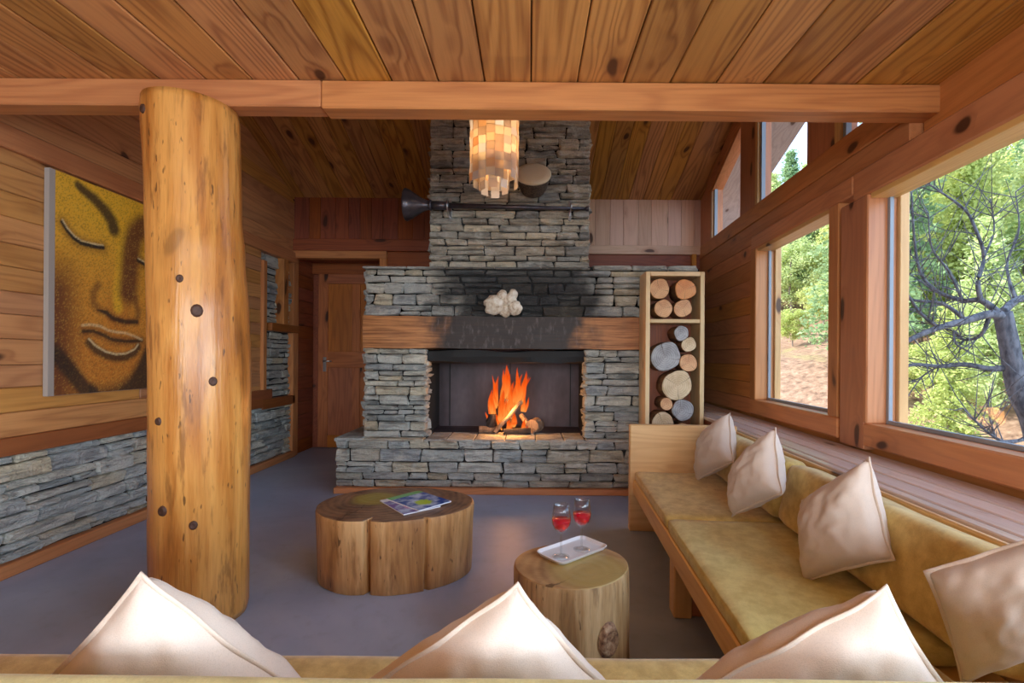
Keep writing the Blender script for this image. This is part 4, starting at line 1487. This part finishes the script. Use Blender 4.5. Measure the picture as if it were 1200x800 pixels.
M_GLASS = thin_glass()
M_WINE = NT('rose_wine').fin(srgb(250, 40, 66), .05, Transmission_Weight=.45, IOR=1.33)
gp = [(.032, 0), (.033, .002), (.020, .004), (.006, .007), (.0042, .012), (.0040, .085), (.006, .091), (.016, .098), (.028, .110), (.036, .128), (.0375, .145),
      (.034, .175), (.0295, .203), (.0285, .203), (.0328, .175), (.0362, .145), (.0346, .128), (.0268, .1115), (.015, .1000), (.002, .096)]
wp = [(.0018, .0966), (.0145, .1006), (.0262, .1120), (.0340, .1283), (.0354, .140), (.0355, .145), (.001, .1452)]
for px, py, lab in ((657.5, 652, 'wine glass of rose wine at the front end of the tray'), (681.5, 643.5, 'wine glass of rose wine at the back end of the tray')):
    P = at_h(px, py, .381)
    g = empty('wine_glass', (P.x, P.y, .3805), lab, 'wine glass', 'two wine glasses on the white tray')
    lathe('glass', gp, M_GLASS, g, seg=40)
    wv = lathe('wine', wp, M_WINE, g, seg=40)
    tag(wv, 'red pink wine')

# ------------------------------------------------------------------ corner bench (local to the right wall frame) and cushions
bn = empty('corner_bench', (.95, 1.2, 0), 'pine corner bench frame running below the windows', 'bench')
BO = Matrix.Translation(-Vector((.95, 1.2, 0))) @ RW
def bbox(n, x0, x1, y0, y1, z0, z1, m=W_BENCH):
    o = box(n, x0, x1, y0, y1, z0, z1, m, bn, .006)
    o.matrix_local = BO @ Matrix.Translation(o.location)
    return o
bbox('end_panel', -1.085, -.39, 3.11, 3.165, 0, .705, W_BENCH['X'])
bbox('front_rail', -1.06, -1.025, 1.0, 3.108, .245, .345)
bbox('seat_board', -1.024, -.42, .6, 3.108, .31, .335)
bbox('back_board', -.415, -.392, .1, 3.108, .30, .675)
for y0 in (2.05, 1.05):
    bbox('leg', -1.05, -.97, y0, y0 + .09, 0, .31)
    bbox('leg_panel', -.97, -.45, y0 + .02, y0 + .06, 0, .31, W_RED)
fo = lambda n, x0, x1, y0, y1, z0, z1, m=W_BENCH: box(n, x0 - .95, x1 - .95, y0 - 1.2, y1 - 1.2, z0, z1, m, bn, .006)
fo('front_rail', -2.0, .60, 1.17, 1.20, .245, .345)
fo('seat_board', -2.0, .60, .50, 1.168, .31, .335)
fo('back_board', -2.0, 1.15, .455, .48, .05, .68)
for x0 in (-1.9, -.6, .45):
    fo('leg', x0, x0 + .08, 1.08, 1.165, 0, .31)


def cushion(name, hx, hy, hz, loc, mat, label, cat, group, rot=(0, 0, 0), puff=.012, r=.03):
    nx, ny, nz = 22, 16, 5
    bm = bmesh.new()
    bmesh.ops.create_cube(bm, size=2)
    bmesh.ops.subdivide_edges(bm, edges=bm.edges[:], cuts=15, use_grid_fill=True)
    for v in bm.verts:
        p = v.co.copy()
        q = Vector((p.x * hx, p.y * hy, p.z * hz))
        inn = Vector((max(-hx + r, min(hx - r, q.x)), max(-hy + r, min(hy - r, q.y)), max(-hz + r, min(hz - r, q.z))))
        d = q - inn
        if d.length > 1e-6:
            m = max(abs(d.x), abs(d.y), abs(d.z))
            q = inn + d.normalized() * m
        q.z += puff * (1 - p.x ** 2) * (1 - p.y ** 2) * (1 if p.z > 0 else 0)
        q += Vector((0, 0, .004 * noise.noise(Vector((q.x * 7, q.y * 7, q.z * 3)))))
        v.co = q
    me = bpy.data.meshes.new(name); bm.to_mesh(me); bm.free()
    o = link(name, me, mat, None, loc, 0, True)
    o.rotation_euler = rot
    return tag(o, label, cat, group)


def cush_r(x0, x1, y0, y1, z0, z1, mat, label, cat, group, tilt=0, puff=.01, r=.03, name='seat_cushion'):
    c = RW @ Vector(((x0 + x1) / 2, (y0 + y1) / 2, (z0 + z1) / 2))
    return cushion(name, (x1 - x0) / 2, (y1 - y0) / 2, (z1 - z0) / 2, c, mat, label, cat, group, (0, tilt, -TH), puff, r)


cush_r(-1.055, -.50, 2.185, 3.105, .338, .402, M_OLIVE, 'olive seat cushion against the bench end panel', 'cushion', 'seat cushions of the corner bench', 0, .006, .022)
cush_r(-1.055, -.50, 1.22, 2.18, .338, .402, M_OLIVE2, 'olive seat cushion along the large window side of the bench', 'cushion', 'seat cushions of the corner bench', 0, .006, .022)
cushion('seat_cushion', 1.50, .262, .032, (-.49, .945, .370), M_OLIVE, 'long olive seat cushion on the front arm of the corner bench', 'cushion', 'seat cushions of the corner bench', (0, 0, 0), .004, .022)
cush_r(-.575, -.435, 2.13, 3.08, .410, .685, M_OLIVE, 'olive back cushion behind the two far pillows', 'cushion', 'back cushions of the corner bench', .22, 0, .045, 'back_cushion')
cush_r(-.575, -.435, 1.05, 2.115, .410, .685, M_OLIVE, 'olive back cushion under the large window', 'cushion', 'back cushions of the corner bench', .22, 0, .045, 'back_cushion')
cushion('back_cushion', 1.5, .075, .175, (-.42, .575, .552), M_OLIVE2, 'long olive back cushion on the front arm of the bench', 'cushion', 'back cushions of the corner bench', (0, 0, 0), 0, .03)

# pillows ------------------------------------------------------------
def pillow(c, T, label, seed):
    """c: four corners in order round the pillow"""
    c = [Vector(q) for q in c]
    ctr = sum(c, Vector()) / 4
    nrm = ((c[2] - c[0]).cross(c[3] - c[1])).normalized()
    N = 28
    root = empty('throw_pillow', ctr, label, 'pillow', 'cream throw pillows on the corner bench')
    def surf(a, b, side):
        # edges pull in between the pointed corners
        pa = a * (1 - .065 * (1 - b * b) * abs(a) ** 2)
        pb = b * (1 - .065 * (1 - a * a) * abs(b) ** 2)
        u, v = (pa + 1) / 2, (pb + 1) / 2
        p = c[0] * (1 - u) * (1 - v) + c[1] * u * (1 - v) + c[2] * u * v + c[3] * (1 - u) * v - ctr
        e = max(0, (1 - a * a)) * max(0, (1 - b * b))
        th = T * 1.2 * (e ** .42)
        wr = noise.noise(Vector((a * 2.2 + seed, b * 2.2, side * 3.1))) * .16 + noise.noise(Vector((a * 5.5, b * 5.5 + seed, side))) * .09
        edge = min(1 - abs(a), 1 - abs(b))
        crk = .035 * math.sin(14 * (a if abs(b) > abs(a) else b) + seed * 3) * math.exp(-edge * 5) * min(1, edge * 8)
        return p + nrm * side * max(0, th * (1 + wr) + T * crk * 1.6)
    vs, fs = [], []
    for side in (1, -1):
        n0 = len(vs)
        for j in range(N + 1):
            for i in range(N + 1):
                vs.append(surf(-1 + 2 * i / N, -1 + 2 * j / N, side))
        for j in range(N):
            for i in range(N):
                a = n0 + j * (N + 1) + i
                f = (a, a + 1, a + N + 2, a + N + 1)
                fs.append(f if side > 0 else f[::-1])
    o = mesh('cover', vs, fs, M_PILLOW, root, (0, 0, 0), 0, True)
    bm = bmesh.new(); bm.from_mesh(o.data)
    bmesh.ops.remove_doubles(bm, verts=bm.verts[:], dist=1e-5)
    bmesh.ops.recalc_face_normals(bm, faces=bm.faces[:])
    bm.to_mesh(o.data); bm.free()
    # flat stitched flange round the seam
    vs, fs = [], []
    ring = []
    for k in range(N): ring.append((-1 + 2 * k / N, -1))
    for k in range(N): ring.append((1, -1 + 2 * k / N))
    for k in range(N): ring.append((1 - 2 * k / N, 1))
    for k in range(N): ring.append((-1, 1 - 2 * k / N))
    K = len(ring)
    for (a, b) in ring:
        p = surf(a, b, 1)
        out = p.normalized()
        for dd, nn in ((-.006, .003), (.007, .0018), (.007, -.0018), (-.006, -.003)):
            vs.append(p + out * dd + nrm * (nn + .002 * math.sin(a * 9 + b * 7 + seed)))
    for k in range(K):
        k2 = (k + 1) % K
        for q in range(4):
            q2 = (q + 1) % 4
            fs.append((k * 4 + q, k2 * 4 + q, k2 * 4 + q2, k * 4 + q2))
    f = mesh('flange', vs, fs, M_PIPE, o, (0, 0, 0), 0, True)
    bm = bmesh.new(); bm.from_mesh(f.data); bmesh.ops.recalc_face_normals(bm, faces=bm.faces[:]); bm.to_mesh(f.data); bm.free()
    return root


pillow([at(816, 563, 2.93), at(859, 541, 2.62), at(855, 484, 2.78), at(826, 508, 3.02)], .075, 'cream throw pillow beside the bench end panel', 1)
pillow([at(858, 604, 2.18), at(916, 578, 1.92), at(908, 502, 2.06), at(866, 546, 2.28)], .075, 'cream throw pillow next to the one by the end panel', 2)
pillow([at(943, 681, 1.63), at(1046, 655, 1.40), at(1018, 537, 1.50), at(941, 587, 1.74)], .075, 'cream throw pillow standing alone on the olive green cushion under the large window', 3)
pillow([at(1128, 800, 1.10), at(1290, 745, .94), at(1262, 610, .98), at(1086, 670, 1.12)], .065, 'cream throw pillow tucked into the corner of the bench', 4)
pillow([(-.58, .93, .43), at(378, 832, .76), at(167, 673, .74), at(12, 838, .76)], .065, 'cream throw pillow in front of the log post', 5)
pillow([(-.08, .93, .43), at(742, 838, .76), at(606, 686, .74), at(388, 832, .76)], .065, 'cream throw pillow in front of the stump side table', 6)
pillow([(.45, .93, .43), at(1132, 836, .76), at(1038, 690, .74), at(790, 824, .76)], .06, 'cream throw pillow leaning beside the corner pillow on the front arm', 7)

# ------------------------------------------------------------------ outside: slope, trees
def dd(x, y): return x * .8 + y * .6
def hill(x, y):
    d = dd(x, y)
    base = -3.2 if d < 7 else -3.2 + .285 * (min(d, 43) - 7) + (.05 * (d - 43) if d > 43 else 0)
    return base + .7 * noise.noise(Vector((x * .12, y * .12, 0))) + .25 * noise.noise(Vector((x * .5, y * .5, 3)))
NX = 80
vs, fs = [], []
ex, ey = Vector((.8, .6)), Vector((-.6, .8))
for j in range(NX + 1):
    for i in range(NX + 1):
        d, l = 3.2 + 62 * i / NX, -40 + 90 * j / NX
        p = ex * d + ey * l
        vs.append((p.x, p.y, hill(p.x, p.y)))
for j in range(NX):
    for i in range(NX):
        a = j * (NX + 1) + i
        fs.append((a, a + 1, a + NX + 2, a + NX + 1))
t = NT('dry_slope')
p = t.pos()
n1, n2 = t.noise(p, .5, 5, .6), t.noise(p, 4.0, 5, .65)
col = t.ramp(n2, [(.3, srgb(84, 60, 44)), (.5, srgb(134, 104, 82)), (.7, srgb(164, 134, 110))])
col = t.mix(t.math('MULTIPLY', t.step(n1, .56, .68), .5), col, srgb(134, 132, 78))
t.bump(n2, .8, .1)
hl = mesh('hillside', vs, fs, t.fin(col, .95), None, (0, 0, 0), 0, True)
tag(hl, 'dry brown hillside rising outside the windows', 'hillside', kind='structure')


def leaf_mat(name, a, b):
    t = NT(name)
    n = t.noise(t.obj(), 1.1, 3)
    n2 = t.noise(t.obj(), 9.0, 2)
    r = t.rnd()
    f = t.math('ADD', t.math('MULTIPLY', n, .7), t.math('MULTIPLY', t.math('SUBTRACT', r, .5), .5), True)
    col = t.mix(t.math('ADD', f, t.math('MULTIPLY', t.math('SUBTRACT', n2, .5), .5), True), a, b)
    df = t.n('BsdfDiffuse', {'Color': col})
    tr = t.n('BsdfTranslucent', {'Color': col})
    ms = t.n('MixShader', {'Fac': .4})
    t.t.links.new(df.outputs[0], ms.inputs[1]); t.t.links.new(tr.outputs[0], ms.inputs[2])
    t.t.links.new(ms.outputs[0], t.out.inputs['Surface'])
    return t.m


M_LEAF = [leaf_mat('needles_light', srgb(168, 188, 122), srgb(226, 230, 176)), leaf_mat('needles_deep', srgb(116, 148, 108), srgb(176, 194, 142)),
          leaf_mat('leaves_yellow', srgb(178, 190, 112), srgb(226, 226, 166))]
M_TRUNK = plain('grey_trunk', srgb(132, 118, 108), .9)


def leaf_quad(vs, fs, c, s):
    u = Vector((random.gauss(0, 1), random.gauss(0, 1), random.gauss(0, .6))).normalized()
    v = u.cross(Vector((random.gauss(0, 1), random.gauss(0, 1), random.gauss(0, 1)))).normalized()
    n = len(vs)
    vs += [c - u * s, c + v * s * .55, c + u * s, c - v * s * .55]
    fs.append((n, n + 1, n + 2, n + 3))


def tree_proto(h, R, kind, mi, dens=1.0):
    vs, fs = [], []
    if kind == 'conifer':
        nb = int(95 * dens)
        for b in range(nb):
            t = .10 + .90 * (b / nb) ** .9
            a = b * 2.399 + random.uniform(-.3, .3)
            L = R * ((1 - t) ** .75 + .04) * random.uniform(.65, 1.1)
            z = h * t
            k = max(3, int(13 * L / R) + 2)
            for q in range(k):
                s = (q + .6) / k
                c0 = Vector((math.cos(a) * L * s, math.sin(a) * L * s, z + .10 * L - .25 * L * s * s))
                for _ in range(15):
                    c = c0 + Vector((random.gauss(0, .16 * (1.2 - .5 * s)), random.gauss(0, .16), random.gauss(0, .10))) * (R / 2.2)
                    leaf_quad(vs, fs, c, random.uniform(.06, .13))
    else:
        nb = int(70 * dens)
        blobs = []
        for b in range(nb):
            d = Vector((random.gauss(0, 1), random.gauss(0, 1), random.gauss(0, 1))).normalized() * random.uniform(.45, 1)
            blobs.append(Vector((d.x * R, d.y * R, h * .60 + d.z * h * .38)))
        for c0 in blobs:
            for _ in range(130):
                c = c0 + Vector((random.gauss(0, .22), random.gauss(0, .22), random.gauss(0, .16))) * (R / 1.8)
                leaf_quad(vs, fs, c, random.uniform(.045, .095))
    lv = bpy.data.meshes.new('crown')
    lv.from_pydata([tuple(v) for v in vs], [], fs)
    lv.materials.append(M_LEAF[mi])
    lv['tri'] = len(fs) * 2
    pts = [Vector((random.uniform(-.06, .06) * (i > 0), random.uniform(-.06, .06) * (i > 0), h * .94 * i / 6 - (.3 if i == 0 else 0))) for i in range(7)]
    tv, tf_ = tube_data(pts, [h * .016 * (1 - i / 6.6) + .01 for i in range(7)], 7)
    tm = bpy.data.meshes.new('trunk')
    tm.from_pydata([tuple(v) for v in tv], [], tf_)
    tm.materials.append(M_TRUNK)
    return lv, tm


protos = {'cl': tree_proto(9, 2.3, 'conifer', 0), 'cd': tree_proto(10, 2.2, 'conifer', 1), 'cy': tree_proto(8, 2.5, 'conifer', 2, .9),
          'bl': tree_proto(5, 1.9, 'broad', 0), 'by': tree_proto(3.2, 1.5, 'broad', 2, .8)}
LAB = {'cl': 'light green conifer growing', 'cd': 'deep green conifer growing',
       'cy': 'yellow green feathery conifer', 'bl': 'round leafy green tree',
       'by': 'low yellow green bush'}
NAM = {'cl': 'conifer_tree', 'cd': 'conifer_tree', 'cy': 'conifer_tree', 'bl': 'leafy_tree', 'by': 'leafy_bush'}


def plant(kind, x, y, s):
    d = dd(x, y)
    where = ('high on the ridge', 'midway up the hillside', 'low on the bank')[0 if d > 36 else 1 if d > 22 else 2]
    win = 'opposite the narrower window' if x / y < .68 else 'opposite the largest window'
    o = empty(NAM[kind], (x, y, hill(x, y) - .05), '%s %s %s' % (LAB[kind], where, win), 'bush' if kind == 'by' else 'tree', 'trees on the hillside outside', rz=random.uniform(0, 6.28))
    o.scale = (s * random.uniform(.9, 1.1), s * random.uniform(.9, 1.1), s)
    link('crown', protos[kind][0], None, o)
    link('trunk', protos[kind][1], None, o)


def ray(px, Y): return ((px - CX) / F * Y, Y)
cnt = 0
Y = 10.0
while Y < 46:
    step = 1.7 + Y * .035
    q = .36
    while q < 1.34:
        x = q * Y + random.uniform(-.5, .5) * step
        y = Y + random.uniform(-.5, .5) * step
        d = dd(x, y)
        rt = x / y
        bare = (rt < .66 and y < 29) or (rt < .62 and y < 32 and random.random() < .8) or False
        if d > 14.5 and d < 48 and not bare:
            if d < 20:
                kd = random.choice(['by', 'cy', 'cy', 'cl'])
                sc = random.uniform(.42, .62)
            else:
                kd = random.choice(['cl', 'cl', 'cd', 'cy', 'cy', 'bl'])
                sc = random.uniform(.75, 1.05)
            plant(kd, x, y, sc)
            cnt += 1
        q += step / Y * 1.25
    Y += step
for px, Y, kd, s in ((929, 24, 'by', .62), (926, 31, 'bl', 1.1), (965, 27, 'by', .8), (905, 36, 'cl', 1.1), (945, 38, 'cl', 1.2), (965, 36, 'cd', 1.15), (885, 42, 'cl', 1.2),
                     (925, 44, 'cd', 1.3), (990, 40, 'cl', 1.3), (1165, 27, 'cl', 1.05), (1130, 30, 'cd', 1.15)):
    x, y = ray(px, Y)
    plant(kd, x, y, s)

# bare tree by the window ---------------------------------------------
YT = 3.5
bt = empty('bare_tree', (at(1215, 600, YT).x, YT, hill(at(1215, 600, YT).x, YT)), 'leafless grey tree with tangled branches just outside the largest window', 'tree')
t = NT('grey_bark')
n = t.noise(t.vec('MULTIPLY', t.obj(), (30, 30, 12)), 1.0, 4)
t.bump(n, .6, .01)
M_BARK2 = t.fin(t.ramp(n, [(.35, srgb(74, 76, 84)), (.6, srgb(120, 122, 130))]), .85)
limbs = [  # (points px,py,dY), start px radius, end px radius
    ([(1240, 760, .1), (1228, 600, .05), (1212, 500, 0), (1193, 455, 0), (1184, 410, 0), (1175, 366, 0)], 15, 9),
    ([(1178, 372, 0), (1160, 368, -.05), (1130, 376, -.1), (1100, 384, -.15), (1070, 396, -.2), (1045, 412, -.25), (1028, 440, -.3)], 6, 1.6),
    ([(1186, 430, 0), (1160, 432, .05), (1132, 427, .1), (1100, 429, .15), (1065, 428, .1), (1040, 446, .1), (1028, 452, .1)], 4.5, 1.2),
    ([(1172, 368, 0), (1150, 352, .1), (1128, 352, .2), (1100, 342, .3), (1080, 322, .3), (1072, 285, .35), (1068, 225, .4)], 4.5, 1.0),
    ([(1150, 354, .1), (1146, 330, .1), (1153, 300, .15), (1143, 268, .15), (1130, 245, .2), (1098, 222, .2), (1086, 214, .2)], 3.2, .8),
    ([(1135, 378, -.1), (1105, 356, 0), (1065, 350, .1), (1045, 330, .1), (1030, 300, .1)], 2.8, .8),
    ([(1175, 366, 0), (1190, 352, .1), (1210, 345, .2), (1240, 320, .2)], 5, 3),
    ([(1160, 368, -.05), (1150, 392, 0), (1130, 398, .1), (1118, 388, .1), (1120, 402, .1), (1128, 408, .1)], 2.6, .8),
    ([(1208, 512, 0), (1180, 518, -.1), (1160, 508, -.1), (1142, 492, -.1), (1128, 478, -.1)], 2.6, .8),
    ([(1166, 512, -.1), (1160, 490, -.1), (1158, 468, -.1)], 1.4, .6),
    ([(1100, 384, -.15), (1078, 366, -.1), (1060, 340, -.1), (1040, 318, 0), (1026, 290, 0)], 2.2, .7),
    ([(1128, 352, .2), (1112, 318, .2), (1092, 290, .2), (1088, 250, .2)], 2.0, .7),
    ([(1153, 300, .15), (1165, 270, .2), (1160, 232, .2)], 1.6, .6),
    ([(1190, 352, .1), (1180, 310, .2), (1194, 270, .2), (1190, 225, .2)], 2.0, .6),
    ([(1070, 396, -.2), (1050, 400, -.2), (1030, 390, -.2)], 1.8, .6),
    ([(1100, 429, .15), (1080, 442, .2), (1060, 470, .2)], 1.4, .5),
]
for L, r0, r1 in limbs:
    P = [at(a, b, YT + c) for a, b, c in L]
    # smooth the traced limb
    pts = []
    for i in range(len(P) - 1):
        p0, p1, p2, p3 = P[max(i - 1, 0)], P[i], P[i + 1], P[min(i + 2, len(P) - 1)]
        for s in range(5):
            u = s / 5
            pts.append(.5 * ((2 * p1) + (p2 - p0) * u + (2 * p0 - 5 * p1 + 4 * p2 - p3) * u * u + (3 * p1 - p0 - 3 * p2 + p3) * u ** 3))
    pts.append(P[-1])
    n = len(pts)
    kk = YT / F
    rad = [(r0 + (r1 - r0) * (i / (n - 1)) ** .7) * kk for i in range(n)]
    vs, fs = tube_data([q - bt.location for q in pts], rad, 8)
    nm = 'trunk' if r0 > 8 else 'branch'
    br = recentred(nm, vs, fs, M_BARK2, bt, True)
    if nm == 'branch':
        tv, tfs = [], []
        for _ in range(max(9, int(n * 1.1))):
            i = random.randrange(2, n)
            dv = (pts[i] - pts[i - 1]).normalized()
            sd_ = Vector((random.gauss(0, 1), random.gauss(0, 1), random.gauss(.35, .8)))
            sd_ = (sd_ - dv * sd_.dot(dv)).normalized()
            L_ = random.uniform(.08, .42)
            a = pts[i]
            tw = [a, a + (dv * .5 + sd_ * .8) * L_ * .5, a + (dv * .7 + sd_ * 1.1 + Vector((0, 0, .25))) * L_]
            v2, f2 = tube_data([q - bt.location - br.location for q in tw], [.0045, .0032, .0015], 5)
            n0 = len(tv)
            tv += v2
            tfs += [tuple(n0 + q for q in f) for f in f2]
        tg = mesh('twigs', tv, tfs, M_BARK2, br)
        tag(tg, kind='stuff')
print('trees', cnt, 'objects', len(bpy.data.objects))
